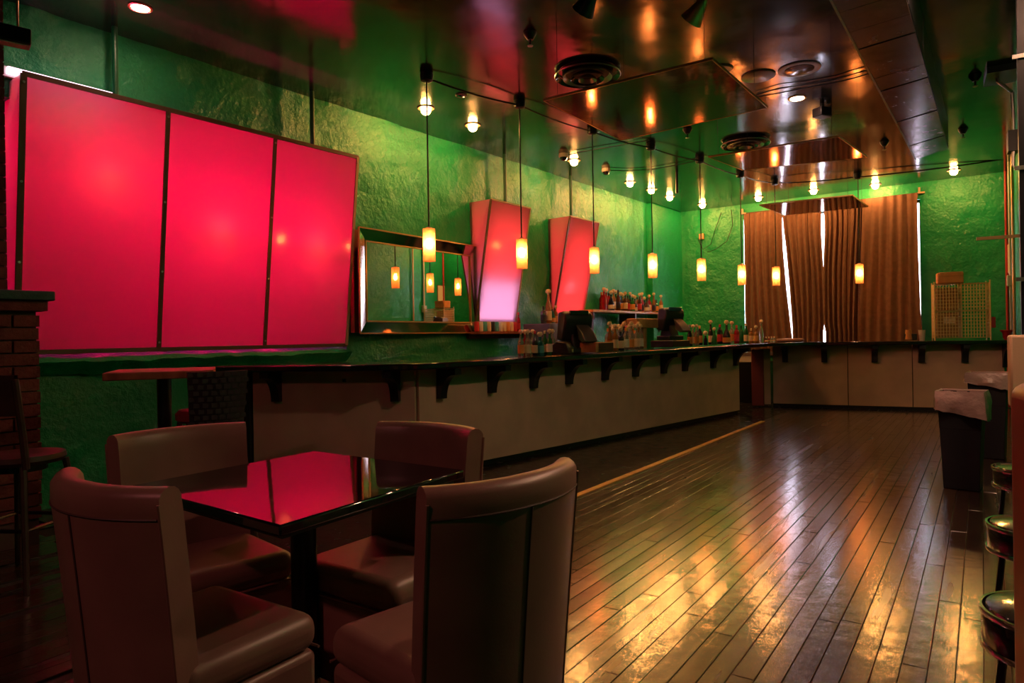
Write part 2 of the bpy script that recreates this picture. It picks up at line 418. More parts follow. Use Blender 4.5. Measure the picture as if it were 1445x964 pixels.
# ------------------------------------------------------------------ the floor: boards, dark strip along the bar, brass edge
BM = Line(atz(678.3, 659, 0), atz(1043.6, 583.9, 0))       # front of the long bar (n towards the room)
KB = Line(atz(1091, 574, 0), atz(1288, 579.5, 0))          # front of the bar at the back
ST = Line(atz(807.6, 700.4, 0), atz(1074.5, 594.5, 0))     # brass strip
fl = struct('floor', MB().prism(grown(.5), -.12, -.012), 'subfloor')
cand = []; v = -5.2; BWID = .083
def inroom(p): return all((Line(ROOM[i], ROOM[(i + 1) % 4]).n.dot(p - ROOM[i]) > -.05) for i in range(4))
ST_BEG, ST_END = -2.4, (Vector(atz(1074.5, 594.5, 0)[:2]) - ST.p).length
while v < 2.6:
    u = -1.6 - random.random() * 1.5
    while u < 15:
        ln = random.choice((.9, 1.3, 1.7, 2.1, 2.6, 3.0)); m0 = UA * (u + ln / 2) + VA * v
        q = ST.s_of(m0); lat = (m0 - ST.p).dot(ST.n)
        ok = inroom(m0) and not (lat < -.02 and q > ST_BEG)
        if ok:
            d = max(.6, m0.y); px = CX + F * m0.x / d; py = HY + F * EYE / d
            vis = 1.0 if (m0.y > 1.4 and 760 < px < 1440) else (.05 if m0.y > .5 else .001)
            cand.append((vis * ln * BWID / d ** 3, u, v, ln))
        u += ln
    v += BWID
cand.sort(reverse=True)
def board_mesh(mb, u, v, ln, tones):
    g = .0016; z = random.uniform(-.0007, .0007); t = random.uniform(-.0005, .0005)
    p = [UA * (u + g) + VA * (v - BWID / 2 + g / 2), UA * (u + ln - g) + VA * (v - BWID / 2 + g / 2), UA * (u + ln - g) + VA * (v + BWID / 2 - g / 2), UA * (u + g) + VA * (v + BWID / 2 - g / 2)]
    k = .0022; i_ = [UA * k + VA * k, -UA * k + VA * k, -UA * k - VA * k, UA * k - VA * k]
    vs = [(*q, -.011) for q in p] + [(*q, -.0022 + z) for q in p] + [(q.x + e.x, q.y + e.y, z + (t if n_ > 1 else -t)) for n_, (q, e) in enumerate(zip(p, i_))]
    fs = [(8, 9, 10, 11)] + [(a + i, a + (i + 1) % 4, a + 4 + (i + 1) % 4, a + 4 + i) for a in (0, 4) for i in range(4)]
    mb.add(vs, fs); tone = random.random() ** 1.3; tones += [tone] * 12
def finish(name, mb, tones):
    me = mb.mesh(name, 'board'); at_ = me.attributes.new('tone', 'FLOAT', 'POINT'); at_.data.foreach_set('value', tones)
    return obj(name, me, fl)
for _, u, v, ln in cand[:298]:
    mb = MB(); tn = []; board_mesh(mb, u, v, ln, tn); finish('plank', mb, tn)
mb = MB(); tn = []
for _, u, v, ln in cand[298:]: board_mesh(mb, u, v, ln, tn)
finish('plank_field', mb, tn)['kind'] = 'stuff'
poly = [ST.at(ST_BEG), ST.at(ST_END + .05), ST.at(ST_END + 2.6), BW.at(-.3), LW.at(LSPAN), LW.at(LW.s_of(ST.at(ST_BEG)) - .3)]
struct('floor', MB().prism([(p[0], p[1]) for p in poly], -.0119, .0008), 'dark_floor')
struct('trim_4', MB().box(ST.at((ST_BEG + ST_END) / 2, .003, .02), (ST_END - ST_BEG, .055, .008), ST.ang), 'brass_strip', bevel=.002)

# ------------------------------------------------------------------ the bar
C0 = BM.hit(585, 560); SC0 = BM.s_of(C0); SC1 = BM.s_of(BM.hit(1043.6, 560))
_e = atd(357, 560, 6.12)
LS = Line((_e.x, _e.y), (C0.x, C0.y)); LLEN = LS.s_of(C0)
def zc_of(x): return max(1.012, min(1.068, 1.020 + (x + .27) * .0144))
CT = .055
def corbel(parent, line, q, w_=.075, dp=.25, hh=.27):
    d = Vector((line.d.x, line.d.y, 0)); n = Vector((line.n.x, line.n.y, 0)); P = line.at(q); zt = zc_of(P.x) - CT - .004
    prof = [(0, 0), (dp, 0), (dp, -.055), (dp - .02, -.055)]
    for i in range(9):
        t = PI / 2 * i / 8; prof.append((.055 + (dp - .075) * (1 - math.sin(t)), -.055 - (hh - .055) * (1 - math.cos(t))))
    prof += [(.055, -hh), (0, -hh)]
    part('corbel', MB().ext(prof, line.at(q, zt) - d * (w_ / 2), n, Vector((0, 0, 1)), d * w_), 'black_wood', parent, smooth=True)
def face(parent, name, line, q0, q1, z0=.055, th=.05, zt=None):
    mb = MB()
    ps = [line.at(q0, 0, 0), line.at(q1, 0, 0), line.at(q1, 0, -th), line.at(q0, 0, -th)]
    mb.prism([(p.x, p.y) for p in ps], z0, (lambda p: (zt or zc_of(p[0]) - CT)))
    return part(name, mb, 'bar_panel', parent)
def kick(parent, line, q0, q1):
    ps = [line.at(q0, 0, -.03), line.at(q1, 0, -.03), line.at(q1, 0, -.09), line.at(q0, 0, -.09)]
    part('toe_kick', MB().prism([(p.x, p.y) for p in ps], .001, .055), 'black_wood', parent)
bl = thing('bar_cabinet', 'short beige bar front with two black brackets beside the tall table', 'bar front')
face(bl, 'panel', LS, 0, LLEN); kick(bl, LS, 0, LLEN)
for px in (392, 559): corbel(bl, LS, LS.s_of(LS.hit(px, 530)))
part('socket', MB().box(LS.at(LS.s_of(LS.hit(486, 537)), .865, .006), (.028, .012, .028), LS.ang), 'black_plastic', bl)
part('end_post', MB().box(LS.at(-.085, .48, -.02), (.15, .12, .96), LS.ang), 'black_wood', bl)
bm_ = thing('bar_cabinet', 'long beige bar front with a row of black brackets facing the dance floor', 'bar front')
face(bm_, 'panel', BM, SC0 + .05, SC1); kick(bm_, BM, SC0 + .05, SC1)
for px in (620, 691, 750, 800, 851, 894, 934, 964, 1004, 1036): corbel(bm_, BM, BM.s_of(BM.hit(px, 520)) )
part('end_panel', MB().box(BM.at(SC1 - .02, .5, -.30), (.04, .5, .9), BM.ang), 'dark_wood', bm_)
bk = thing('bar_cabinet', 'beige panelled bar front beneath the brown curtains', 'bar front')
KL = (KB.cross(RW) - KB.p).length - .16; seams = [0] + [KB.s_of(KB.hit(px, 540)) for px in (1196.7, 1288)] + [KL]
for a, b_ in zip(seams, seams[1:]): face(bk, 'panel', KB, a + .006, b_ - .006)
part('backing', MB().prism([tuple(KB.at(q, 0, o)[:2]) for q, o in ((0, -.055), (KL, -.055), (KL, -.09), (0, -.09))], .06, .98), 'black_wood', bk)
kick(bk, KB, 0, KL)
for px in (1108, 1163, 1234, 1300, 1361): corbel(bk, KB, KB.s_of(KB.hit(px, 500)), .085)
corbel(bk, KB, KB.s_of(KB.hit(1419, 500)), .085, dp=.44, hh=.34)
ret = Line(KB.at(-.02), KB.at(-.02, 0, -.5))
part('return_panel', MB().box(KB.at(-.12, .5, -.03), (.17, .04, .93), KB.ang), 'bar_panel', bk)
part('door_post', MB().box((lambda p: (p.x, p.y, .49))(atz(1070, 574.5, 0)), (.19, .09, .93), KB.ang), 'oxblood', bk, bevel=.01, label='dark red padded post beside the bar opening')

# one continuous worktop
fr_l, fr_m, fr_k = LS.off(.29), BM.off(.29), KB.off(.29)
bk_l, bk_m, bk_k = LS.off(-.30), BM.off(-.30), KB.off(-.30)
def fillet(p0, p1, p2, r, n=7):
    a = (p0 - p1).normalized(); b = (p2 - p1).normalized(); out = []
    A, B = p1 + a * r, p1 + b * r
    for i in range(n + 1):
        t = i / n; out.append(A * (1 - t) ** 2 + p1 * 2 * t * (1 - t) + B * t * t)
    return out
v2 = lambda P: Vector((P[0], P[1]))
pA = fr_l.cross(LW.off(.05)) if False else v2(fr_l.at(max(-.42, fr_l.s_of(fr_l.cross(LW.off(.06)))))); pB = fr_l.cross(fr_m); pC = fr_m.cross(fr_k); pD = v2(fr_k.at(fr_k.s_of(fr_k.cross(RW.off(.08)))))
qA = v2(bk_l.at(max(-.42, bk_l.s_of(bk_l.cross(LW.off(.06)))))); qB = bk_l.cross(bk_m); qC = bk_m.cross(bk_k); qD = v2(bk_k.at(bk_k.s_of(bk_k.cross(RW.off(.08)))))
outline = [pA] + fillet(pA, pB, pC, .45) + fillet(pB, pC, pD, .65) + [pD, qD, qC, qB, qA]
outline = [(p.x, p.y) for p in outline]
solo('bar_counter', MB().prism(outline, lambda p: zc_of(p[0]) - CT, lambda p: zc_of(p[0])), 'black_gloss',
     'glossy black counter top running along the whole bar', 'counter', bevel=.012)
# ledge on the working side: low shelf seen through the opening
sh = thing('under_counter_cooler', 'black under-counter cooler seen through the gap in the bar', 'cooler', (atz(1053, 573, 0) + Vector((.35, .75, 0))), KB.ang)
part('body', MB().box((0, 0, .36), (.7, .5, .72), 0), 'black_metal', sh, bevel=.01)
part('top_shelf', MB().box((0, 0, .86), (.7, .5, .05), 0), 'steel', sh)
part('white_tray', MB().box((0, -.02, .775), (.6, .42, .11), 0), 'white_plastic', sh)

# ------------------------------------------------------------------ pendants over the bar
CABLEZ = HC - .035
def make_pendant(P, ztop, zbot, label):
    t = thing('pendant_lamp', label, 'pendant lamp', (P.x, P.y, HC), 0, 'frosted pendant lamps over the bar')
    zt, zb = ztop - HC, zbot - HC
    part('ceiling_canopy', MB().lathe([(.060, -.001), (.062, -.03), (.055, -.075), (.03, -.085)], n=20), 'black_metal', t, smooth=True)
    part('rod', MB().cyl((0, 0, -.08), (0, 0, zt + .005), .0075, n=8), 'black_metal', t)
    part('socket_cap', MB().lathe([(.012, zt + .02), (.03, zt + .012), (.03, zt - .05), (.02, zt - .055)], n=14), 'steel', t, smooth=True)
    r = .058
    part('lamp_shade', MB().lathe([(r, zb), (r, zt), (r - .005, zt), (r - .005, zb)], n=24, closed=True), 'shade_glass', t, smooth=True)
    zm = (zt + zb) / 2 + .01
    part('bulb', MB().lathe([(.0, zm - .045), (.018, zm - .040), (.027, zm - .02), (.028, zm), (.02, zm + .03), (.014, zm + .05), (0, zm + .052)], n=12), 'pendant_bulb', t, smooth=True)
    return t
PEND = [((600, 103), 607, 323, 369), ((733, 142), 736, 338, 379), ((836, 180), 838, 350, 386), ((918, 203), 921, 359, 392), ((988, 222), 989, 366, 396), ((1045, 243), 1046, 374, 402), ((1094, 254), 1094, 377, 403), ((1210, 245), 1213, 373, 400)]
LBL = ['largest frosted pendant lamp hanging in front of the wall mirror', 'frosted pendant lamp in front of the narrow panel beside the mirror', 'frosted pendant lamp in front of the narrow panel nearest the bottle shelf',
       'frosted pendant lamp hanging above the shelf of bottles', 'frosted pendant lamp in front of green wall near the back corner', 'frosted pendant lamp at the left edge of the curtains',
       'frosted pendant lamp before the slit between the first two curtains', 'frosted pendant lamp hanging before the middle of the brown curtains']
PP = []
for ((tx, ty), bx, y0, y1), lb in zip(PEND, LBL):
    P = atz(tx, ty, HC); Q0 = atd(bx, y0, P.y); Q1 = atd(bx, y1, P.y); P.x = (P.x + Q0.x) / 2; PP.append(P)
    make_pendant(P, Q0.z, Q1.z, lb)
def sag(a, b, k=.0, n=9): return [Vector(a).lerp(Vector(b), i / n) - Vector((0, 0, k * 4 * (i / n) * (1 - i / n))) for i in range(n + 1)]
for i, (a, b_) in enumerate(zip(PP, PP[1:])):
    d = (b_ - a).normalized() * .06
    solo('feed_cable', MB().tube(sag((a + d) - Vector((0, 0, .05)), (b_ - d) - Vector((0, 0, .05)), .02), .009), 'black_metal', 'black cable on the ceiling between the %s and %s pendant lamps' % (ORD[i], ORD[i + 1]), 'cable', 'pendant feed cables')
e_ = atz(1432, 222, HC - .05)
solo('feed_cable', MB().tube(sag(PP[-1] + Vector((.06, 0, -.05)), RW.hit(1432, 222), .02), .010), 'black_metal', 'black cable from the last pendant lamp to the far corner', 'cable', 'pendant feed cables')

# ------------------------------------------------------------------ bare bulbs in ceiling cans along the walls
BULBS = [(601, 152), (667, 176), (810, 226), (889, 257), (919, 267), (945, 277), (991, 288), (1070, 278), (1148, 268), (1235, 260), (1346, 240)]
WHERE = ['above the left end of the mirror', 'above the right end of the mirror', 'just right of the first ceiling camera', 'right of the second ceiling camera', 'beside the fourth pendant rod',
         'near the pilaster, beside a hanging black tube', 'in the back corner of the ceiling', 'above the left curtain edge', 'above the middle curtain', 'above the right-hand curtain', 'nearest the far right corner']
proto = None
for (px, py), wh in zip(BULBS, WHERE):
    P = atz(px, py, HC)
    if proto is None:
        proto = thing('ceiling_bulb', '', 'light bulb', P, 0, 'bare bulbs in ceiling cans')
        part('trim_ring', MB().lathe([(.058, -.001), (.092, -.001), (.095, -.006), (.088, -.012), (.058, -.010)], n=24, closed=True), 'brown_frame', proto, smooth=True)
        part('bulb', MB().lathe([(.045, -.002), (.052, -.02), (.050, -.045), (.036, -.066), (.018, -.075), (0, -.077)], n=16), 'warm_bulb', proto, smooth=True)
        t = proto
    else:
        t = copy_tree(proto); t.location = P
    t['label'] = 'bare warm flood bulb in the ceiling ' + wh

# ------------------------------------------------------------------ light panels on the left wall
def P3(q, f_, o_b, o_t, z_b, z_t, extra=0.): # point on a leaning face: q along wall, f_ 0..1 up
    return LW.at(q, lerp(z_b, z_t, f_), lerp(o_b, o_t, f_) + extra)
lp = thing('light_panel', 'large red backlit panel of three sheets leaning out from the wall', 'light panel')
for i, (a, b_) in enumerate(((S0, SD1), (SD1, SD2), (SD2, S1))):
    mb = MB().slab([P3(a + .012, .005, OB, OT, ZB, ZT), P3(b_ - .012, .005, OB, OT, ZB, ZT), P3(b_ - .012, .995, OB, OT, ZB, ZT), P3(a + .012, .995, OB, OT, ZB, ZT)], .004)
    part('frosted_sheet', mb, 'frosted_red', lp)
def bar_on(parent, a, b_, w_, th, material, name='frame_bar'):
    a, b_ = Vector(a), Vector(b_); d = (b_ - a); L_ = d.length; d.normalize(); n = Vector((LW.n.x, LW.n.y, 0)); n = (n - d * n.dot(d)).normalized(); w3 = d.cross(n)
    M = Matrix((w3, n, d)).transposed()
    return part(name, MB().box((a + b_) / 2, (w_, th, L_), M=M), material, parent)
for q, m_, w_ in ((S0 + .008, 'brown_frame', .04), (SD1, 'brown_frame', .035), (SD2, 'brown_frame', .035), (S1 - .008, 'pale_frame', .03)):
    bar_on(lp, P3(q, 0, OB, OT, ZB, ZT, .008), P3(q, 1, OB, OT, ZB, ZT, .008), w_, .014, m_)
for f_ in (0., 1.):
    bar_on(lp, P3(S0, f_, OB, OT, ZB, ZT, .006), P3(S1, f_, OB, OT, ZB, ZT, .006), .035, .014, 'brown_frame', 'frame_rail')
for q in (S0 + .008, SD1, SD2, S1 - .01):
    for f_ in (.03, .33, .62, .97):
        p = P3(q, f_, OB, OT, ZB, ZT, .014); part('screw', MB().cyl(p, p + Vector((LW.n.x, LW.n.y, 0)) * .006, .009, n=8), 'steel', lp)
for q, s_ in ((S0, 1), (S1, -1)):
    part('side_cheek', MB().slab([LW.at(q, ZB, OB), P3(q, 1, OB, OT, ZB, ZT), LW.at(q, ZT, -.1), LW.at(q, ZB, -.1)], .004), 'frosted_red', lp)
def tube_lamp(parent, a, b_, r, material, name='lamp_tube'):
    return part(name, MB().cyl(a, b_, r, n=10), material, parent)
for q0, q1, z, m_ in ((S0 + .25, SD1 - .20, 2.62, 'red_tube'), (SD1 + .15, SD2 - .15, 2.42, 'red_tube'), (SD2 + .12, S1 - .12, 2.35, 'red_tube')):
    tube_lamp(lp, LW.at(q0, z, -.24), LW.at(q1, z, -.24), .02, m_)
for q, z in ((lerp(S0, SD1, .58), 2.52), (lerp(SD1, SD2, .52), 2.22), (lerp(SD2, S1, .55), 2.18)):
    part('lamp_globe', MB().lathe([(0, -.06), (.04, -.045), (.06, 0), (.04, .045), (0, .06)], LW.at(q, z, lerp(OB, OT, (z - ZB) / (ZT - ZB)) - .15), n=14), 'hot_tube', lp, smooth=True)
bt = thing('batten_light', 'pale strip light glowing along the top edge of the large red panel', 'strip light')
_ba, _bb = LW.off(.10).hit(10, 99), LW.off(.10).hit(160, 136); _bz = (_ba.z + _bb.z) / 2; _bq = (LW.s_of(_ba) + LW.s_of(_bb)) / 2; _bl = LW.s_of(_bb) - LW.s_of(_ba)
part('tube', MB().box(LW.at(_bq, _bz, .10), (_bl, .045, .045), LW.ang), 'pale_tube', bt)
part('spine', MB().box(LW.at(_bq, _bz, .055), (_bl + .05, .035, .07), LW.ang), 'white_plastic', bt)

def small_box(name, label, tl, tr, bl_, br, cheek_tl, lamps, ob=.06):
    ot, _ = lean(tr, br, ob); ot = max(.22, min(.5, ot))
    T, B = LW.off(ot), LW.off(ob)
    q0 = LW.s_of(T.hit(*tl)); q1 = LW.s_of(T.hit(*tr)); zt = T.hit(*tl).z; zb = B.hit(*bl_).z
    t = thing(name, label, 'light panel', group='narrow light panels behind the bar')
    part('frosted_sheet', MB().slab([P3(q0, 0, ob, ot, zb, zt), P3(q1, 0, ob, ot, zb, zt), P3(q1, 1, ob, ot, zb, zt), P3(q0, 1, ob, ot, zb, zt)], .004), 'frosted_red', t)
    for q in (q0, q1): part('side_cheek', MB().slab([LW.at(q, zb, .0), P3(q, 0, ob, ot, zb, zt), P3(q, 1, ob, ot, zb, zt), LW.at(q, zt, .0)], .004), 'frosted_red', t)
    bar_on(t, P3(q0, 0, ob, ot, zb, zt, .008), P3(q0, 1, ob, ot, zb, zt, .008), .03, .014, 'brown_frame')
    bar_on(t, P3(q1, 0, ob, ot, zb, zt, .008), P3(q1, 1, ob, ot, zb, zt, .008), .02, .012, 'pale_frame')
    for f_ in (0, 1): bar_on(t, P3(q0, f_, ob, ot, zb, zt, .006), P3(q1, f_, ob, ot, zb, zt, .006), .02, .012, 'pale_frame', 'frame_rail')
    part('back_board', MB().slab([LW.at(q0, zb, .035), LW.at(q1, zb, .035), LW.at(q1, zt, .035), LW.at(q0, zt, .035)], .006), 'white_inside', t)
    for f0, f1, m_ in lamps:
        part('lamp_board', MB().box(LW.at((q0 + q1) / 2, lerp(zb, zt, (f0 + f1) / 2), .048), ((q1 - q0) * .86, .012, (zt - zb) * (f1 - f0)), LW.ang), m_, t)
    print(name, 'lean', ot, 'z', zb, zt, 'w', q1 - q0)
    return t
small_box('narrow_light_panel', 'narrow tilted light panel beside the mirror, pale lavender at its foot', (692, 281), (748, 293), (675, 455), (727, 455), None, [(.40, .92, 'orange_tube'), (.03, .36, 'daylight_glow')])  # the pale board at its foot replaces daylight from a window
small_box('narrow_light_panel', 'narrow tilted red-orange light panel behind the cash register', (804, 305), (845, 316), (786, 448), (822, 448), None, [(.06, .92, 'orange_tube')])
# conduits dropping from ceiling to the panels
for px, y0, y1, lb in ((163, 45, 134, 'green pipe above the first sheet of the large panel'), (441, 134, 200, 'green pipe above the last sheet of the large panel'), (713, 222, 283, 'green pipe above the narrow panel by the mirror'), (806, 252, 306, 'green pipe above the narrow panel behind the register')):
    P = LW.off(.14).hit(px, y1)
    solo('conduit_pipe', MB().cyl((P.x, P.y, P.z - .03), (P.x, P.y, HC), .022, n=10), 'conduit_green', lb, 'pipe', 'pipes on the left wall', smooth=True)

MTURN = 3.2
# ------------------------------------------------------------------ wall mirror
MO = .14; _mc = LW.off(.0).hit(590, 400); _ma = math.radians(MTURN)
MW = Line((_mc.x, _mc.y), (_mc.x + LW.d.x * math.cos(_ma) - LW.d.y * math.sin(_ma), _mc.y + LW.d.x * math.sin(_ma) + LW.d.y * math.cos(_ma)))
ML = MW.off(MO)
mq0 = MW.s_of(ML.hit(507, 396)); mq1 = MW.s_of(ML.hit(675, 400)); mz1 = (ML.hit(507, 322).z + ML.hit(675, 347).z) / 2; mz0 = (ML.hit(507, 470).z + ML.hit(673, 470).z) / 2
mi = thing('wall_mirror', 'wide wall mirror framed in slanted mirror strips behind the bar', 'mirror')
fw = .13
part('glass', MB().box(MW.at((mq0 + mq1) / 2, (mz0 + mz1) / 2, MO - .045), (mq1 - mq0 - 2 * fw + .02, .012, mz1 - mz0 - 2 * fw + .02), MW.ang), 'mirror', mi)
co = [(mq0, mz0), (mq1, mz0), (mq1, mz1), (mq0, mz1)]; ci = [(mq0 + fw, mz0 + fw), (mq1 - fw, mz0 + fw), (mq1 - fw, mz1 - fw), (mq0 + fw, mz1 - fw)]
for k in range(4):
    a, b_, c2, d2 = co[k], co[(k + 1) % 4], ci[(k + 1) % 4], ci[k]
    part('frame_strip', MB().slab([MW.at(a[0], a[1], MO), MW.at(b_[0], b_[1], MO), MW.at(c2[0], c2[1], MO - .035), MW.at(d2[0], d2[1], MO - .035)], -.012), 'mirror_strip', mi)
    for (p, q) in ((a, b_), (d2, c2)):
        o_ = MO + .004 if p in co else MO - .030
        bar_on(mi, MW.at(p[0], p[1], o_), MW.at(q[0], q[1], o_), .014, .012, 'gold_edge', 'edge_bead')
part('back_box', MB().box(MW.at((mq0 + mq1) / 2, (mz0 + mz1) / 2, .018), (mq1 - mq0 - .02, .06, mz1 - mz0 - .02), MW.ang), 'redwood', mi)

# ------------------------------------------------------------------ curtains on the back wall
CL = BW.off(.10)
def curtain(label, left, right, folds, amp, seed, out=0.):
    rnd = random.Random(seed); ph = [rnd.uniform(-.5, .5) for _ in range(60)]; am = [rnd.uniform(.55, 1.25) for _ in range(60)]
    n, m = int(folds * 12), 26; rows = []; zt, zb = 3.50, .80
    for j in range(m):
        t = j / (m - 1); z = lerp(zt, zb, t); vis = min(1, t / .90); r = []
        a = CL.s_of(CL.hit(pw(left, vis), 390)); b_ = CL.s_of(CL.hit(pw(right, vis), 390))
        for i in range(n + 1):
            u = i / n; x = u * folds; k = int(x) % 60; sw = am[k] * (1 - (x % 1)) + am[(k + 1) % 60] * (x % 1)
            e = math.sin(2 * PI * (x + .18 * math.sin(t * 2.5 + ph[k] * 3))) * amp * sw * (.55 + .45 * t) + noise.noise(Vector((x * .7, t * 2, seed))) * .03
            edge = min(1, min(u, 1 - u) * folds * 2.5)
            P = CL.at(lerp(a, b_, u), z, e * (.25 + .75 * edge) + out); r.append(P)
        rows.append(r)
    back = [[p - Vector((BW.n.x, BW.n.y, 0)) * .004 for p in r] for r in rows]
    mb = MB().grid(rows); k = len(mb.v); mb.grid([list(reversed(r)) for r in back])
    t_ = thing('curtain', label, 'curtain', group='brown window curtains')
    o = part('cloth', mb, 'curtain', t_, smooth=False); o.data.polygons.foreach_set('use_smooth', [True] * len(o.data.polygons))
    a = CL.s_of(CL.hit(pw(left, 0), 390)); b_ = CL.s_of(CL.hit(pw(right, 0), 390))
    part('heading_tape', MB().box(CL.at((a + b_) / 2, 3.47, -.035), (b_ - a, .012, .06), BW.ang), 'curtain', t_)
    return t_
curtain('brown curtain at the left edge of the window', [(0, 1051), (1, 1051)], [(0, 1104.5), (.15, 1105), (.3, 1105.5), (.6, 1109.5), (.9, 1115), (1, 1117)], 6, .035, 1)
curtain('brown curtain between the two bright slits', [(0, 1105), (.15, 1107), (.3, 1110), (.6, 1114), (.9, 1117), (1, 1117)], [(0, 1161.5), (.08, 1160), (.2, 1159.8), (.38, 1161.4), (.5, 1162.6), (.88, 1162.4), (.93, 1160.5), (1, 1160.5)], 6, .045, 2)
curtain('tightly pleated brown curtain right of the centre slit', [(0, 1162), (.08, 1164.5), (.2, 1164.8), (.38, 1162.8), (.5, 1161.8), (.88, 1162), (.93, 1164), (1, 1164)], [(0, 1224), (1, 1216)], 8, .05, 3)
curtain('flat wide brown curtain at the right edge of the window', [(0, 1220), (1, 1211)], [(0, 1296.5), (.4, 1297), (.8, 1299), (1, 1301)], 6, .02, 4, .085)
rod = thing('curtain_rod', 'thin curtain rod with white end brackets above the window', 'curtain rod')
ra, rb = CL.s_of(CL.hit(1047, 300)), CL.s_of(CL.hit(1302, 290))
part('rod', MB().cyl(CL.at(ra, 3.515, -.035), CL.at(rb, 3.515, -.035), .010, n=8), 'brown_frame', rod)
for q in (ra + .02, rb - .02):
    part('bracket', MB().box(CL.at(q, 3.515, -.045), (.10, .08, .025), BW.ang).box(CL.at(q - .03, 3.56, -.06), (.03, .04, .10), BW.ang), 'pale_frame', rod)

# ------------------------------------------------------------------ ceiling fittings
# hung bronze mirror squares
MZ = 3.10
for pts, wires, lb in (([(767, 142), (1005, 84), (1083, 152), (876, 198)], 4, 'nearest and largest hanging bronze mirror square under the ceiling'),
                  ([(1000, 222), (1183, 193), (1224, 222), (1048, 240)], 4, 'middle one of the three hanging bronze mirror squares'),
                  ([(1072, 290), (1203, 276), (1225, 292), (1108, 304)], 4, 'farthest hanging bronze mirror square, right before the curtains')):
    c = [atz(x, y, MZ) for x, y in pts]; cc = sum(c, Vector()) / 4
    t = thing('hanging_mirror', lb, 'mirror panel', group='hanging bronze mirror squares')
    part('sheet', MB().prism([(p.x, p.y) for p in c], MZ, MZ + .012), 'bronze_mirror', t)
    for i in range(4):
        a, b_ = c[i], c[(i + 1) % 4]; d = (b_ - a)
        part('edge_trim', MB().box((a + b_) / 2 + Vector((0, 0, .006)), (d.length, .008, .018), math.atan2(d.y, d.x)), 'gold_edge', t)
        p = c[i].lerp(cc, .12); part('hang_wire', MB().cyl(p + Vector((0, 0, .01)), (p.x, p.y, HC), .0022, n=5), 'black_metal', t)
# sheet metal duct along the ceiling
DZ = 3.36
dl0, dl1, dr1, dr0 = atz(1172, 0, DZ), atz(1292, 225, DZ), atz(1338, 211, DZ), atz(1279, 0, DZ)
DLn, DRn = Line(dl0, dl1), Line(dr0, dr1)
du = thing('ceiling_duct', 'boxed sheet-metal duct running along the ceiling', 'duct')
D0, D1 = -6.5, (v2(dl1) - v2(dl0)).length; DR1 = (v2(dr1) - v2(dr0)).length
core = [DLn.at(D0, 0, .02), DLn.at(D1, 0, .02), DRn.at(DR1, 0, -.02), DRn.at(D0, 0, -.02)]
part('core', MB().prism([(p.x, p.y) for p in core], DZ + .014, HC), 'duct_seam', du)
nseg = 31
for i in range(nseg):
    a0, a1 = lerp(D0, D1, i / nseg), lerp(D0, D1, (i + 1) / nseg); b0, b1 = lerp(D0, DR1, i / nseg), lerp(D0, DR1, (i + 1) / nseg)
    g1 = .022 if (nseg - 1 - i) % 3 == 2 else .004; dz = random.uniform(-.003, .003)
    g0 = .004
    ps = [DLn.at(a0 + g0), DLn.at(a1 - g1), DRn.at(b1 - g1), DRn.at(b0 + g0)]
    part('metal_sheet', MB().prism([(p.x, p.y) for p in ps], DZ + dz, DZ + .013), 'duct_metal', du)
for i in range(10):
    b0, b1 = lerp(D0, DR1, i / 10), lerp(D0, DR1, (i + 1) / 10)
    ps = [DRn.at(b0 + .004, 0, -.01), DRn.at(b1 - .01, 0, -.01), DRn.at(b1 - .01, 0, .004), DRn.at(b0 + .004, 0, .004)]
    part('side_sheet', MB().prism([(p.x, p.y) for p in ps], DZ + .016, HC), 'black_metal', du)
part('edge_angle', MB().prism([tuple(DLn.at(q, 0, o)[:2]) for q, o in ((D0, -.006), (D1, -.006), (D1, .008), (D0, .008))], DZ - .004, DZ + .02), 'pale_trim', du)

def vent(px, py, rpx, label, rings=4):
    P = atz(px, py, HC - .03); R = rpx * P.y / F
    t = thing('air_vent', label, 'air vent', (P.x, P.y, HC), 0, 'round ceiling vents')
    part('neck', MB().lathe([(R * .78, -.001), (R * .78, -.02), (R * .3, -.022)], n=32), 'duct_seam', t, smooth=True)
    for k in range(rings):
        r1 = R * (1 - k * .24); z1 = -.035 - k * .012
        part('ring', MB().lathe([(r1, z1), (r1 * .99, z1 - .012), (r1 - R * .10, z1 + .022), (r1 - R * .10, z1 + .03), (r1 - .004, z1 + .012)], n=36, closed=True), 'black_gloss' if k % 2 == 0 else 'steel', t, smooth=True)
    part('rim', MB().lathe([(R, -.03), (R + .006, -.037), (R, -.046), (R - .006, -.038)], n=36, closed=True), 'steel', t, smooth=True)
vent(829, 106, 46, 'round black ring vent in front of the nearest hanging mirror')
vent(1052, 203, 33, 'round black ring vent behind the nearest hanging mirror')
for px, py, rpx, nm, lb, m_ in ((1070, 107, 23, 'ceiling_cover_plate', 'round brown cover plate on the ceiling beside the open ring', 'disc_paint'), (1018, 97, 16, 'ceiling_cover_plate', 'round cover plate half hidden by the nearest hanging mirror', 'disc_paint')):
    P = atz(px, py, HC); R = rpx * P.y / F
    solo(nm, MB().lathe([(R, 0), (R, -.010), (R * .93, -.016), (0, -.017)], (P.x, P.y, HC), n=32), m_, lb, 'cover plate', smooth=True)
def can(px, py, rpx, label, lit, name='recessed_light'):
    P = atz(px, py, HC); R = rpx * P.y / F
    t = thing(name, label, 'ceiling light', (P.x, P.y, HC))
    part('trim_ring', MB().lathe([(R * .74, -.001), (R * 1.05, -.001), (R * 1.05, -.008), (R * .9, -.014), (R * .74, -.008)], n=32, closed=True), 'gold_edge' if lit else 'disc_paint', t, smooth=True)
    part('lens', MB().lathe([(R * .74, -.002), (R * .72, -.012), (R * .3, -.02), (0, -.021)], n=24), 'can_lamp' if lit else 'black_gloss', t, smooth=True)
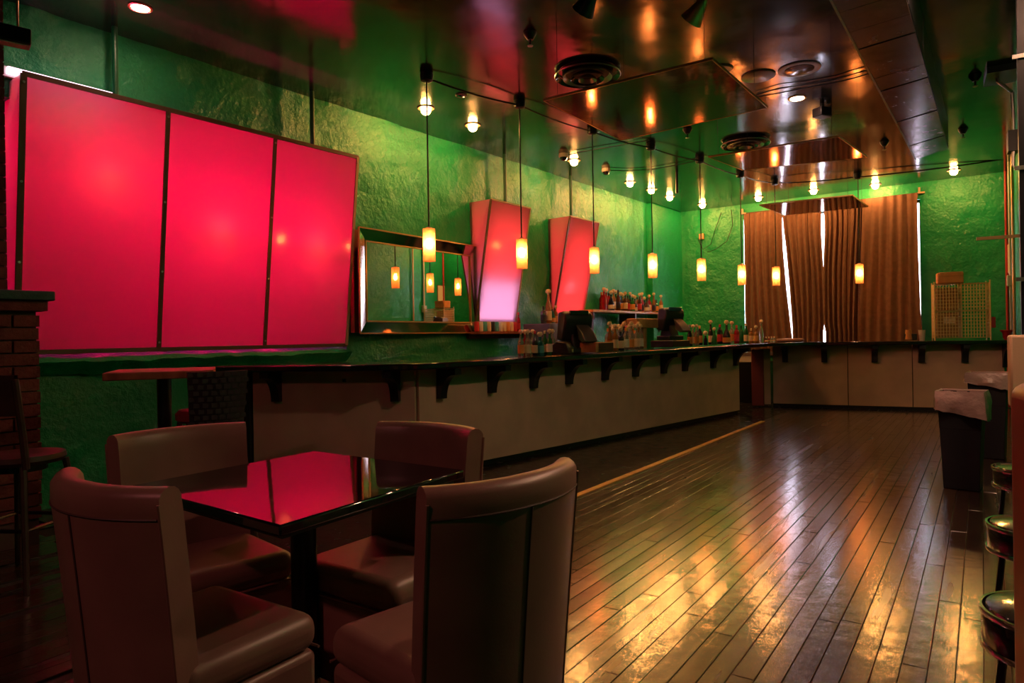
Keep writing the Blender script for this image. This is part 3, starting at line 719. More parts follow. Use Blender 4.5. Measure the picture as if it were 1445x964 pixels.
can(198, 10, 15, 'lit recessed ceiling light above the large red panel', True)
can(1125, 138, 12, 'lit recessed ceiling light beyond the open ring', True)
can(1128, 97, 27, 'dark open ring in the ceiling between cover plate and duct', False, 'speaker_ring')
can(651, 134, 8, 'small dark ring in the ceiling between two pendant rods', False, 'speaker_ring')
for x, y, m_, lb in ((-2.7, -.7, 'unseen_red_fill', 'added unseen red fill light in the ceiling behind the armchairs'),
        (1.5, 3.0, 'unseen_floor_fill', 'added unseen fill light in the ceiling above the near dance floor'), (2.6, 4.2, 'unseen_floor_fill', 'added unseen fill light in the ceiling between mirror square and duct'), (2.95, 2.95, 'unseen_floor_fill', 'added unseen fill light in the ceiling above the round stools')):
    t = thing('recessed_light', lb, 'ceiling light', (x, y, HC))  # unseen lamps, added to brighten the chair backs and bar fronts
    part('trim_ring', MB().lathe([(.095, -.001), (.13, -.001), (.13, -.008), (.11, -.014), (.095, -.008)], n=24, closed=True), 'gold_edge', t, smooth=True)
    part('lens', MB().lathe([(.095, -.002), (.09, -.012), (0, -.02)], n=20), m_, t, smooth=True)
for px, py, lb in ((748, 52, 'black sprinkler head left of the ring vent'), (970, 188, 'black sprinkler head under the nearest hanging mirror'), (1376, 112, 'black sprinkler head right of the duct'), (1248, 206, 'black sprinkler head left of the duct end'), (1359, 188, 'black sprinkler head near the far right bulb')):
    P = atz(px, py - 6, HC)
    t = thing('sprinkler_head', lb, 'sprinkler', (P.x, P.y, HC), 0, 'ceiling sprinklers')
    part('escutcheon', MB().lathe([(.055, 0), (.055, -.012), (.03, -.05), (.024, -.06)], n=16), 'black_metal', t, smooth=True)
    part('stem', MB().cyl((0, 0, -.055), (0, 0, -.105), .009, n=8), 'black_metal', t)
    part('deflector', MB().lathe([(0, -.104), (.024, -.106), (.022, -.112), (0, -.113)], n=12), 'steel', t)
for px, py, lb in ((795, 221, 'white dome camera nearer the mirror'), (855, 242, 'white dome camera nearer the bottle shelf')):
    P = atz(px, py - 4, HC)
    t = thing('dome_camera', lb, 'camera', (P.x, P.y, HC), 0, 'ceiling dome cameras')
    part('base', MB().lathe([(.062, 0), (.066, -.035), (.058, -.05)], n=20), 'white_plastic', t, smooth=True)
    part('dome', MB().lathe([(.050, -.048), (.046, -.075), (.03, -.095), (0, -.102)], n=16), 'black_gloss', t, smooth=True)
def cable(pix, label, r=.006, z=HC - .02):
    solo('ceiling_cable', MB().tube([atz(x, y, z) for x, y in pix], r), 'black_metal', label, 'cable', 'loose ceiling cables')
cable([(800, 219), (822, 214), (845, 210), (870, 206), (895, 201), (916, 198)], 'black cable from the camera by the mirror to a pendant canopy')
cable([(860, 240), (885, 241), (920, 239), (960, 232), (986, 226)], 'black cable from the camera by the shelf to a pendant canopy')
cable([(1066, 134), (1100, 124), (1140, 119), (1180, 112), (1205, 104), (1228, 98)], 'upper of the two black cables reaching the duct')
cable([(1066, 137), (1110, 129), (1150, 121), (1175, 117), (1205, 110), (1228, 103)], 'lower of the two black cables reaching the duct')
P = atz(955, 243, HC)
solo('hanging_tube', MB().cyl((P.x, P.y, HC), (P.x, P.y, atd(955, 273, P.y).z), .022, n=12), 'black_metal', 'short black tube hanging from the ceiling near the pilaster', 'tube', smooth=True)
P = atz(1160, 146, HC)
t = thing('ceiling_speaker', 'small black speaker box hanging beyond the recessed light', 'speaker', (P.x, P.y, HC), .4)
part('bracket', MB().box((0, 0, -.03), (.03, .03, .06)), 'black_metal', t)
part('box', MB().box((0, 0, -.10), (.16, .13, .10)), 'black_plastic', t, bevel=.01)
part('yoke', MB().box((.105, 0, -.075), (.02, .05, .12)), 'black_metal', t)
for px, py, lb in ((831, 4, 'black clip-on spotlight above the ring vent at the top edge'), (985, 18, 'tilted metal spotlight at the top edge near the duct')):
    P = atz(px, py - 30, HC)
    t = thing('spot_lamp', lb, 'spotlight', (P.x, P.y, HC), .6)
    part('stem', MB().cyl((0, 0, 0), (0, 0, -.09), .012, n=8), 'black_metal', t)
    M = Matrix.Rotation(.9, 3, 'X'); mb = MB().lathe([(.02, .09), (.035, .06), (.06, -.02), (.085, -.09), (.080, -.09), (.055, -.02), (.03, .04)], n=18)
    mb.v = [tuple(M @ Vector(p) + Vector((0, 0, -.13))) for p in mb.v]
    part('shade', mb, 'black_metal' if px < 900 else 'gold_edge', t, smooth=True)

# ------------------------------------------------------------------ table and armchairs
TZ = .765
tc_ = [atz(185, 685, TZ), atz(395, 742, TZ), atz(655, 663, TZ), atz(443, 636, TZ)]
cen = sum(tc_, Vector()) / 4
tb = thing('cafe_table', 'square glossy black cafe table among the four leather chairs', 'table', (cen.x, cen.y, 0))
top = MB().prism([(p.x - cen.x, p.y - cen.y) for p in tc_], TZ - .030, TZ)
part('table_top', top, 'table_gloss', tb, bevel=.006)
part('under_frame', MB().prism([((p.x - cen.x) * .93, (p.y - cen.y) * .93) for p in tc_], TZ - .045, TZ - .030), 'black_wood', tb)
part('pedestal', MB().cyl((0, 0, .02), (0, 0, TZ - .04), .042, n=20), 'black_metal', tb, smooth=True)
part('foot', MB().lathe([(.20, .002), (.20, .012), (.06, .03), (.042, .05)], n=28), 'black_metal', tb, smooth=True)

def make_chair(label):
    """front is +y; the two ends of the top of the back sit at y = 0"""
    t = thing('club_chair', label, 'chair', group='leather chairs around the cafe table')
    Wd, ZT_, TH = .50, .895, .075
    def bpt(u, z, layer):            # u -1..1 ; layer 0 outer 1 inner
        hw = Wd / 2 * (1 - .07 * (1 - z / ZT_)); x = u * hw
        cur = -.075 * (1 - abs(u) ** 2.2); rake = .085 * (1 - z / ZT_) ** .9
        y = cur + rake
        th = TH * (1.0 if z < .75 else 1.0)
        nx = u * .28
        if layer: x -= nx * th; y += th * (1 - .10 * abs(u))
        return Vector((x, y, z))
    nu = 22; zs = [.10, .25, .4, .55, .68, .78, .84]
    prof = [(0, z) for z in zs]
    rows = []
    for z in zs: rows.append([bpt(-1 + 2 * i / nu, z, 0) for i in range(nu + 1)])
    for k in range(1, 8):                                    # rolled top
        a = PI * k / 8; r = []
        for i in range(nu + 1):
            u = -1 + 2 * i / nu; A, B = bpt(u, ZT_ - .035, 0), bpt(u, ZT_ - .035, 1); m = (A + B) / 2; h = (A - B) / 2
            r.append(m + h * math.cos(a) + Vector((0, 0, .037 * math.sin(a) + .008 * (1 - abs(u)) ** 2 * 0)))
        rows.append(r)
    for z in reversed(zs): rows.append([bpt(-1 + 2 * i / nu, z, 1) for i in range(nu + 1)])
    mb = MB().grid(rows); n = nu + 1; m = len(rows)
    for e in (0, nu):                                        # close the two sides
        idx = [j * n + e for j in range(m)]
        for j in range(m // 2): 
            a, b_, c2, d2 = idx[j], idx[j + 1], idx[m - 2 - j], idx[m - 1 - j]
            if len({a, b_, c2, d2}) == 4: mb.f.append((a, b_, c2, d2))
            elif len({a, b_, c2, d2}) == 3: mb.f.append(tuple(dict.fromkeys((a, b_, c2, d2))))
    mb.f.append(tuple(range(0, n)) + tuple((m - 1) * n + i for i in range(nu, -1, -1)))
    back = part('backrest', mb, 'leather', t, smooth=True)
    back.data.set_sharp_from_angle(angle=math.radians(62))
    part('centre_seam', MB().tube([bpt(0, z, 0) + Vector((0, -.001, 0)) for z in (.10, .25, .4, .55, .68, .78, .825)], .0028, 5), 'leather_seam', back)
    part('top_seam', MB().tube([bpt(-.98 + 1.96 * i / 16, .828, 0) + Vector((0, -.001, 0)) for i in range(17)], .0028, 5), 'leather_seam', back)
    for sg in (-1, 1):
        part('side_piping', MB().tube([bpt(sg, z, 0) for z in (.10, .25, .4, .55, .68, .78, .84, .862)], .0045, 6), 'leather', back, smooth=True)
    y0, y1, hw = .06, .455, .232
    part('seat_base', MB().box((0, (y0 + y1) / 2, .225), (hw * 2, y1 - y0, .29)), 'leather', t, bevel=.022, seg=3)
    cu = part('seat_cushion', MB().box((0, (y0 + y1) / 2 + .003, .418), (hw * 2 + .012, y1 - y0 + .012, .105)), 'leather', t, bevel=.045, seg=6)
    part('cushion_piping', MB().tube([(-hw, y1 + .004, .372), (hw, y1 + .004, .372)], .004, 6), 'leather', cu)
    for sx, sy in ((-1, 0), (1, 0), (-1, 1), (1, 1)):
        part('leg', MB().cyl((sx * (hw - .045), lerp(.10, y1 - .04, sy), .09), (sx * (hw - .045), lerp(.085, y1 - .04, sy), .001), .022, .016, n=10), 'black_wood', t)
    return t
CH = [((-.185, 1.46), (.172, 1.81), .895, 'leather chair seen from behind, nearest the open floor'),
      ((-1.20, 1.77), (-.79, 1.50), .895, 'leather chair seen from behind, nearest the dark bar stool'),
      ((-1.10, 2.78), (-1.45, 2.43), .895, 'leather chair facing the camera, in front of the tall table'),
      ((-.07, 2.43), (-.55, 2.76), .895, 'leather chair facing the camera, in front of the bar front')]
cp = None
for (a, b_, z_, lb) in CH:
    a, b_ = Vector(a), Vector(b_); d = b_ - a; mid = (a + b_) / 2
    if cp is None: cp = make_chair(lb); t = cp
    else: t = copy_tree(cp); t['label'] = lb
    t.location = (mid.x, mid.y, 0); t.rotation_euler = (0, 0, math.atan2(d.y, d.x))

# ------------------------------------------------------------------ tall table, bar stools and brick pier at the left
HT = 1.055
p4 = [atz(146, 525, HT), atz(212, 531, HT), atz(306, 518.5, HT), atz(246, 515.5, HT)]
c4 = sum(p4, Vector()) / 4
ht = thing('high_table', 'tall bar table with a reddish wooden top beside the wall', 'table', (c4.x, c4.y, 0))
d1 = (p4[2] - p4[0]).normalized(); hr = .30; a0 = LS.ang + .55
poly = [(hr * 1.35 * math.cos(a0 + PI / 2 * k + PI / 4), hr * 1.35 * math.sin(a0 + PI / 2 * k + PI / 4)) for k in range(4)]
part('table_top', MB().prism(poly, HT - .045, HT), 'redwood', ht, bevel=.006)
part('pedestal', MB().cyl((0, 0, .02), (0, 0, HT - .045), .04, n=16), 'black_metal', ht, smooth=True)
part('foot', MB().lathe([(.24, .002), (.24, .014), (.06, .035), (.04, .05)], n=24), 'black_metal', ht, smooth=True)

def bar_stool(label, loc, rz, woven=True, seat_z=.76, top_z=1.07, wd=.38):
    t = thing('bar_stool', label, 'bar stool', loc, rz)
    if woven:
        rows = []; n = 14
        for j in range(12):
            z = lerp(seat_z - .14, top_z, j / 11); r = []
            for i in range(n + 1):
                u = -1 + 2 * i / n; r.append(Vector((u * wd / 2 * (.86 + .14 * j / 11), -.20 - .05 * j / 11 - .055 * (1 - u * u), z)))
            rows.append(r)
        mb = MB().grid(rows); mb.grid([[p + Vector((0, .03, 0)) for p in reversed(r)] for r in rows])
        A, B = rows, [[p + Vector((0, .03, 0)) for p in r] for r in rows]
        mb.grid([A[-1], B[-1]]); mb.grid([A[0], B[0]]); mb.grid([[r[0] for r in A], [r[0] for r in B]]); mb.grid([[r[-1] for r in A], [r[-1] for r in B]])
        bk_ = part('backrest', mb, 'woven', t, smooth=True)
        for j in range(11):
            for i in range(n):
                if (i + j) % 2: continue
                P = (rows[j][i] + rows[j + 1][i + 1]) / 2
                part('weave_strap', MB().box(P + Vector((0, -.003, 0)), (.030, .010, .024)), 'woven', bk_)
        part('seat', MB().lathe([(0, seat_z - .06), (.17, seat_z - .06), (.19, seat_z - .045), (.192, seat_z - .01), (.17, seat_z + .012), (.08, seat_z + .022), (0, seat_z + .024)], n=24), 'red_leather', t, smooth=True)
    else:
        for sx in (-1, 1):
            part('back_post', MB().tube([(sx * wd / 2, -.19, seat_z - .05), (sx * wd / 2, -.205, seat_z + .1), (sx * wd / 2, -.25, top_z - .02)], .017, 8), 'dark_wood', t, smooth=True)
        rows = []
        for z in (top_z - .20, top_z - .1, top_z): rows.append([Vector((lerp(-wd / 2, wd / 2, i / 8), -.235 - .02 * (z - top_z + .2) / .2 - .035 * (1 - (i / 4 - 1) ** 2), z)) for i in range(9)])
        mb = MB().grid(rows); mb.grid([[p + Vector((0, .022, 0)) for p in reversed(r)] for r in rows])
        mb.grid([rows[-1], [p + Vector((0, .022, 0)) for p in rows[-1]]]); mb.grid([rows[0], [p + Vector((0, .022, 0)) for p in rows[0]]])
        part('backrest', mb, 'dark_wood', t, smooth=True)
        part('seat', MB().lathe([(0, seat_z - .05), (.19, seat_z - .05), (.205, seat_z - .03), (.20, seat_z - .005), (.12, seat_z + .004), (0, seat_z)], n=28), 'dark_wood', t, smooth=True)
        part('swivel_plate', MB().lathe([(0, seat_z - .09), (.12, seat_z - .09), (.12, seat_z - .052), (0, seat_z - .052)], n=20), 'black_metal', t)
    for sx in (-1, 1):
        for sy in (-1, 1):
            part('leg', MB().cyl((sx * .14, sy * .14, seat_z - .05), (sx * .21, sy * .21, .001), .017, .014, n=8), 'dark_wood', t)
    mb = MB()
    for i in range(4):
        c = [(-.178, -.178), (.178, -.178), (.178, .178), (-.178, .178)]; mb.cyl((*c[i], .30), (*c[(i + 1) % 4], .30), .010, n=8)
    part('foot_rail', mb, 'black_metal', t)
    return t
P = atd(296, 560, 3.95)
bar_stool('dark woven-back bar stool with red seat, back turned to the camera', (P.x - .10, P.y + .22, 0), .62, True, .80, 1.05, .33)
P = atz(40, 835, 0)
bar_stool('dark wooden bar stool with curved back rail beside the brick pier', (P.x - .16, P.y + .18, 0), -.10, False, .66, 1.075, .40)

# brick pier with cap
pc = atd(-34, 480, 4.15); pier = thing('brick_pier', 'red brick pier with a dark stone cap at the left edge', 'brick pier', (pc.x, pc.y, 0), LW.ang)
edge = atd(31, 480, 4.0); ww = .50
zcap = atd(20, 437, 4.0).z
part('mortar_core', MB().box((0, 0, zcap / 2), (ww - .02, ww - .02, zcap)), 'mortar', pier)
bh = .068; nrow = int(zcap / (bh + .010)); ms = {}
def brick(ln, c, rz):
    key = round(ln, 3)
    if key not in ms:
        ms[key] = MB().box((0, 0, 0), (ln, .10, bh)).mesh('brick', 'brick')
    o = obj('brick', ms[key], pier, c, rz); return o
for r in range(nrow):
    z = .005 + bh / 2 + r * (bh + .010); j = .001
    for sd in range(4):
        a = sd * PI / 2; ca, sa = math.cos(a), math.sin(a)
        lens = [(.245, -.1275), (.245, .1275)] if (r + sd) % 2 == 0 else [(.12, -.18), (.22, 0), (.12, .18)]
        if r * 1.0 < nrow - 16: continue
        for ln, x in lens:
            y = -(ww / 2 - .045) + random.uniform(-.003, .003)
            brick(ln - .004, (x * ca - y * sa, x * sa + y * ca, z), a)
part('cap_brick_course', MB().box((0, 0, zcap + .03), (ww + .08, ww + .08, .065)), 'brick', pier, bevel=.004)
part('cap', MB().box((0, 0, zcap + .09), (ww + .14, ww + .14, .058)), 'dark_green', pier, bevel=.006)
zz = zcap + .119; uw = .34
part('upper_column', MB().box((-.05, .02, (zz + HC) / 2), (uw - .02, uw - .02, HC - zz)), 'mortar', pier)
for r in range(int((HC - zz) / (bh + .010))):
    z = zz + bh / 2 + r * (bh + .010) + .003
    for sd in range(4):
        a = sd * PI / 2; ca, sa = math.cos(a), math.sin(a)
        for ln, x in ([(.22, -.055), (.10, .115)] if (r + sd) % 2 else [(.10, -.115), (.22, .055)]):
            y = -(uw / 2 - .045); brick(ln - .008, (x * ca - y * sa - .05, x * sa + y * ca + .02, z), a)
# black light fixture by the ceiling
t = thing('wall_flood_fixture', 'long black strip fixture with a pale lens high above the brick pier', 'light fixture')
A, B = atd(-60, 33, 3.55), atd(43, 57, 3.75); d = (B - A); M = Matrix.Rotation(math.atan2(d.y, d.x), 3, 'Z')
part('housing', MB().box((A + B) / 2, (d.length, .10, .085), M=M), 'black_metal', t, bevel=.006)
part('lens', MB().box((A + B) / 2 - Vector((0, 0, .045)), (d.length * .96, .06, .010), M=M), 'white_plastic', t)
for f_ in (.12, .82): 
    p = A.lerp(B, f_); part('hanger', MB().cyl(p + Vector((0, 0, .04)), (p.x, p.y, HC), .006, n=6), 'gold_edge', t)

# ------------------------------------------------------------------ bottles and bar equipment
BPROF = {'round': [(.036, 0), (.038, .01), (.038, .17), (.032, .195), (.015, .225), (.013, .27)],
         'tall': [(.032, 0), (.034, .01), (.034, .16), (.028, .20), (.014, .235), (.0125, .30)],
         'square': [(.040, 0), (.042, .008), (.042, .15), (.036, .17), (.016, .185), (.014, .235)],
         'small': [(.024, 0), (.025, .006), (.025, .07), (.018, .09), (.010, .105), (.009, .125)],
         'flask': [(.045, 0), (.047, .01), (.044, .10), (.028, .155), (.014, .185), (.013, .235)]}
MESH = {}
def bmesh_(kind, what, material):
    k = (kind, what, material)
    if k not in MESH:
        pr = BPROF[kind]; r = pr[1][0]; top = pr[-1][1]; h3 = pr[2][1]; n = 8 if kind == 'square' else 12
        if what == 'body': mb = MB().lathe(pr, n=n)
        elif what == 'label': mb = MB().lathe([(r + .0012, h3 * .22), (r + .0012, h3 * .82), (r - .002, h3 * .82), (r - .002, h3 * .22)], n=n, closed=True)
        elif what == 'cap': mb = MB().lathe([(.0155, top - .03), (.0155, top + .006), (.012, top + .010), (0, top + .010)], n=10)
        else: mb = MB().lathe([(.010, top), (.010, top + .012), (.026, top + .018), (.030, top + .034), (.020, top + .056), (0, top + .060)], n=10)
        MESH[k] = mb.mesh('bottle_' + what, material, True)
    return MESH[k]
LIQ = {'clear': 'clear', 'brown': 'brown', 'red': 'red', 'green': 'green', 'dark': 'near-black', 'teal': 'teal', 'amber': 'amber'}
def bottle(P, kind, glass, lab, cap, label, group, sc=1., rz=None):
    t = thing('bottle', label, 'bottle', P, random.uniform(0, 6) if rz is None else rz, group); t.scale = (sc, sc, sc)
    obj('glass_body', bmesh_(kind, 'body', 'glass_' + glass), t)
    if lab: obj('paper_label', bmesh_(kind, 'label', 'label_' + lab), t)
    if cap == 'pour': obj('pour_cap', bmesh_(kind, 'pour', 'label_cream'), t)
    elif cap: obj('screw_cap', bmesh_(kind, 'cap', 'label_' + cap), t)
    return t
def onbar(px, py, off):
    P = BM.off(off).hit(px, py); P.z = zc_of(P.x) + .001; return P
# cluster beside the printer
grp = 'bottles clustered on the bar left of the register'
spec = [(735, .02, 'round', 'clear', 'orange', 'pour'), (741, -.08, 'round', 'red', 'cream', 'pour'), (745, .04, 'round', 'clear', 'cream', 'pour'), (752, -.06, 'round', 'clear', 'cream', 'pour'), (755, .05, 'tall', 'dark', 'cream', 'redl'),
        (761, -.04, 'flask', 'teal', 'white', 'pour'), (763, .07, 'square', 'teal', 'tealA', 'pour'), (769, -.02, 'tall', 'green', 'cream', 'cream'), (775.5, .05, 'round', 'green', 'white', 'pour'), (780, -.11, 'round', 'clear', 'cream', 'pour')]
for i, (px, o_, kd, gl, la, cp_) in enumerate(spec):
    bottle(onbar(px, 490, o_), kd, gl, la, cp_, '%s bottle, %s from the left in the cluster beside the receipt printer' % (LIQ[gl], ORD[i]), grp, .82)
# lower bottles in front of the beer tower
grp = 'bottles on the bar in front of the beer tower'
gls = ['clear', 'amber', 'clear', 'clear', 'amber', 'clear', 'clear', 'dark', 'clear', 'dark', 'clear', 'dark', 'clear']
n_ = 0
for k in range(20):
    px = 858 + k * 2.55; o_ = (.0, .10, -.06)[k % 3]; gl = gls[k % 13]
    if 905 < px < 919 and o_ > -.1: continue
    bottle(onbar(px, 480, o_), ('round', 'tall', 'round', 'square')[k % 4], gl, ('cream', 'orange', 'white', None)[k % 4] if gl != 'dark' else 'cream', 'pour' if k % 5 else 'orange', '%s bottle, %s from the left in the group before the beer tower' % (LIQ[gl], ORD[n_]), grp, .95); n_ += 1
# upper shelf
SHZ = LW.off(.2).hit(890, 440).z; sq0, sq1 = LW.s_of(LW.off(.32).hit(834, 440)), LW.s_of(LW.off(.32).hit(945, 440))
shf = thing('bottle_shelf', 'wooden wall shelf with arched bracket carrying the liquor bottles', 'shelf')
part('board', MB().box(LW.at((sq0 + sq1) / 2, SHZ - .02, .19), (sq1 - sq0, .34, .04), LW.ang), 'copper_wood', shf, bevel=.006)
prof = [(.03, 0), (.34, 0), (.34, -.12)] + [(.34 - .26 * math.sin(PI / 2 * i / 8), -.12 - .42 * (1 - math.cos(PI / 2 * i / 8))) for i in range(1, 9)] + [(.03, -.60)]
for q in (sq0 + .02, (sq0 + sq1) / 2, sq1 - .08):
    part('bracket', MB().ext(prof, LW.at(q, SHZ - .041), (LW.n.x, LW.n.y, 0), (0, 0, 1), Vector((LW.d.x, LW.d.y, 0)) * .05), 'dark_wood', shf)
part('end_board', MB().box(LW.at(sq0 + .25, SHZ - .34, .05), (.5, .03, .60), LW.ang), 'dark_wood', shf)
grp = 'liquor bottles on the upper wall shelf'
upg = ['red', 'red', 'red', 'red', 'dark', 'amber', 'green', 'brown', 'dark', 'amber', 'brown', 'brown', 'dark', 'green', 'brown', 'amber', 'brown', 'red', 'dark', 'brown', 'red', 'dark', 'amber', 'green', 'dark', 'amber', 'brown']
for k in range(26):
    px = 849 + k * 3.35; o_ = (.07, .29, .18)[k % 3]; P = LW.off(o_).hit(px, 425); P.z = SHZ + .001; gl = upg[k]
    bottle(P, ('round', 'round', 'tall', 'square', 'flask')[k % 5 if k > 3 else 0], gl, (None if gl == 'red' and k < 3 else ('cream', 'redl', 'black', 'orange', 'white')[k % 5]), ('orange' if k == 0 else ('pour' if k % 4 != 3 else 'black')), '%s liquor bottle, %s from the left on the upper wall shelf' % (LIQ[gl], ORD[k]), grp, 1.12 if k < 10 else 1.0)
# row on the bar right of the second register
grp = 'row of bottles on the bar near the back corner'
spec = [(973.5, 'round', 'dark', 'orange', 'pour', .9), (978, 'round', 'clear', 'cream', 'pour', .9), (983, 'round', 'clear', 'orange', 'pour', .9), (987.5, 'round', 'dark', 'orange', 'orange', 1.), (995.5, 'small', 'dark', None, 'pour', 1.1), (1003, 'tall', 'dark', 'cream', 'pour', 1.), (1008, 'flask', 'green', None, 'pour', .85),
        (1016, 'round', 'dark', 'redl', 'redl', 1.05), (1025.5, 'flask', 'dark', 'orange', 'pour', 1.2), (1033, 'round', 'clear', 'orange', 'pour', 1.05), (1039.5, 'round', 'red', 'redl', 'redl', 1.0), (1046, 'round', 'green', None, 'green', 1.0), (1053, 'tall', 'green', 'cream', 'cream', 1.0), (1060, 'square', 'amber', 'cream', 'cream', .95), (1067, 'square', 'amber', 'orange', 'pour', .95), (1074.5, 'tall', 'clear', None, 'pour', 1.05)]
MATS['label_green'] = MATS['glass_green']
Kc = Line(BM.at(BM.s_of(BM.hit(955, 480)), 0, -.02), qC * .5 + pC * .5)
for i, (px, kd, gl, la, cp_, sc) in enumerate(spec):
    P = Kc.off(.07 * (-1) ** i).hit(px, 478); P.z = zc_of(P.x) + .001
    bottle(P, kd, gl, la, cp_, '%s bottle, %s from the left in the row before the green corner' % (LIQ[gl], ORD[i]), grp, sc)
for i, (px, gl) in enumerate(((1081, 'dark'), (1085, 'red'), (1089, 'clear'), (1092.5, 'clear'))):
    P = Kc.hit(px, 480); P.z = zc_of(P.x) + .001
    bottle(P, 'small', gl, 'cream', 'cream', '%s small mixer bottle, %s of four beside the row of liquor bottles' % (LIQ[gl], ORD[i]), 'small mixer bottles', .7)
# shelf with cans below the pale narrow panel
P0, P1 = LW.off(.22).hit(678, 468), LW.off(.22).hit(752, 468); cz = P0.z
cs = thing('wall_ledge', 'narrow reddish wooden ledge under the lavender light panel', 'shelf')
q0, q1 = LW.s_of(P0) - .05, LW.s_of(P1)
part('board', MB().box(LW.at((q0 + q1) / 2, cz - .015, .13), (q1 - q0, .24, .03), LW.ang), 'redwood', cs)
part('apron', MB().box(LW.at((q0 + q1) / 2, cz - .06, .05), (q1 - q0, .04, .06), LW.ang), 'dark_wood', cs)
cols = ['redl', 'white', 'tealA', 'cream', 'black', 'tealA', 'white', 'cream', 'orange', 'cream', 'redl']
for i in range(11):
    q = lerp(q0 + .06, q1 - .32, i / 10); Pp = LW.at(q, cz + .001, .15)
    t = thing('drink_can', '%s drink can, %s from the left on the ledge under the lavender panel' % ({'redl': 'red', 'white': 'white', 'tealA': 'teal', 'cream': 'cream', 'black': 'black', 'orange': 'orange'}[cols[i]], ORD[i]), 'can', Pp, 0, 'cans on the wall ledge')
    part('body', MB().lathe([(.024, 0), (.031, .008), (.031, .115), (.026, .128)], n=12), 'label_' + cols[i], t, smooth=True)
    part('lid', MB().cyl((0, 0, .127), (0, 0, .130), .025, n=12), 'steel', t)
P = LW.at(q1 - .24, cz + .001, .15); bottle(P, 'tall', 'red', 'redl', 'redl', 'single red bottle standing at the end of the can ledge', 'bottles on the wall ledge', .85)

def register(px, py, off, label, sc=1., rz=0., teal=False, up=0.):
    P = onbar(px, py, off); P.z += up; t = thing('cash_register', label, 'cash register', P, BM.ang + rz, 'touch-screen registers on the bar'); t.scale = (sc, sc, sc)
    part('base', MB().prism([(-.13, -.14), (.13, -.14), (.11, .12), (-.11, .12)], 0, .06), 'black_plastic', t, bevel=.01)
    # y+ is the bartender side (screen), y- the guest side
    d = Vector((1, 0, 0))
    part('stand', MB().ext([(-.12, .05), (.10, .05), (.05, .22), (-.02, .30), (-.08, .22)], (-.07, 0, 0), (0, 1, 0), (0, 0, 1), d * .14), 'black_plastic', t, bevel=.012)
    part('monitor_back', MB().ext([(-.06, .12), (.06, .14), (.02, .42), (-.06, .43), (-.12, .40), (-.13, .33)], (-.17, 0, 0), (0, 1, 0), (0, 0, 1), d * .34), 'black_plastic', t, bevel=.02, seg=3)
    part('screen', MB().slab([(-.15, .066, .155), (.15, .066, .155), (.15, .030, .405), (-.15, .030, .405)], -.006), 'screen', t)
    part('card_reader', MB().ext([(-.15, .20), (-.12, .29), (-.24, .20), (-.30, .12), (-.24, .10), (-.16, .14)], (-.04, 0, 0), (0, 1, 0), (0, 0, 1), d * .15), 'grey_metal', t, bevel=.008)
    part('guest_display', MB().box((0, -.12, .41), (.22, .03, .05)), 'teal_screen' if teal else 'black_gloss', t, bevel=.006)
    return t
register(809, 490, -.12, 'black touch-screen register in front of the red-orange narrow panel', 1.08, -.35)
register(944, 484, -.10, 'black touch-screen register near the end of the upper bottle shelf', 1.0, -.25, True, .093)
P = onbar(794, 490, .03)
t = thing('receipt_printer', 'black receipt printer beside the cluster of bottles', 'printer', P, BM.ang + .3)
part('body', MB().ext([(-.10, 0), (.10, 0), (.10, .09), (.04, .14), (-.07, .12), (-.10, .06)], (-.075, 0, 0), (0, 1, 0), (0, 0, 1), (.15, 0, 0)), 'black_plastic', t, bevel=.012)
part('badge', MB().box((.02, -.104, .035), (.045, .006, .03)), 'tan_pad', t)
P = onbar(842, 490, .12)
t = thing('wooden_box', 'low wooden box on the bar between register and bottles', 'box', P, BM.ang)
part('box_body', MB().box((0, 0, .055), (.32, .22, .11)), 'copper_wood', t, bevel=.004)
part('front_panel', MB().box((.02, -.113, .055), (.27, .006, .095)), 'dark_wood', t)
P = LW.off(.42).hit(774, 487); P.z = 0
t = thing('ice_bin', 'grey metal box behind the bar below the red-orange narrow panel', 'metal box', P, LW.ang)
zt_ = LW.off(.42).hit(774, 457).z
part('body', MB().box((0, 0, zt_ / 2), (.56, .45, zt_)), 'grey_metal', t, bevel=.008)
part('corner_trim', MB().box((.15, -.228, zt_ / 2), (.012, .008, zt_ * .96)), 'gold_edge', t)
for i, (dx, kd, gl, la, cp_, sc) in enumerate(((-.08, 'square', 'dark', 'black', 'black', 1.), (.04, 'tall', 'amber', 'cream', 'pour', 1.35), (.13, 'flask', 'teal', 'orange', 'orange', 1.), (.22, 'round', 'amber', 'orange', 'pour', .8))):
    Q = LW.at(LW.s_of(P) + dx, zt_ + .001, .40); bottle(Q, kd, gl, la, cp_, '%s bottle, %s from the left on top of the grey metal box' % (LIQ[gl], ORD[i]), 'bottles on the grey metal box', sc)
P = onbar(909, 480, -.20)
t = thing('beer_tower', 'copper-coloured beer tap tower with a wide wooden crosshead', 'beer tower', P, BM.ang)
part('column', MB().cyl((0, 0, 0), (0, 0, .27), .034, n=16), 'copper_wood', t, smooth=True)
part('crosshead', MB().box((0, .02, .325), (.50, .16, .12)), 'copper_wood', t, bevel=.008)
for k in range(6):
    tp = part('tap', MB().cyl((-.19 + k * .076, .10, .30), (-.19 + k * .076, .16, .28), .010, n=8), 'chrome', t)
    part('tap_handle', MB().cyl((-.19 + k * .076, .15, .285), (-.19 + k * .076, .165, .36), .009, .013, n=8), 'gold_edge', tp)
P = onbar(946, 484, -.09)
solo('till_box', MB().box((P.x, P.y, P.z + .045), (.44, .34, .09), BM.ang), 'black_plastic', 'low black till box under the register at the shelf end', 'till', bevel=.008)
kbk = KB.off(.0)
def onback(px, py, off, z=None):
    P = KB.off(off).hit(px, py); P.z = (zc_of(P.x) if z is None else z) + .001; return P
P = onback(1115, 479, -.16)
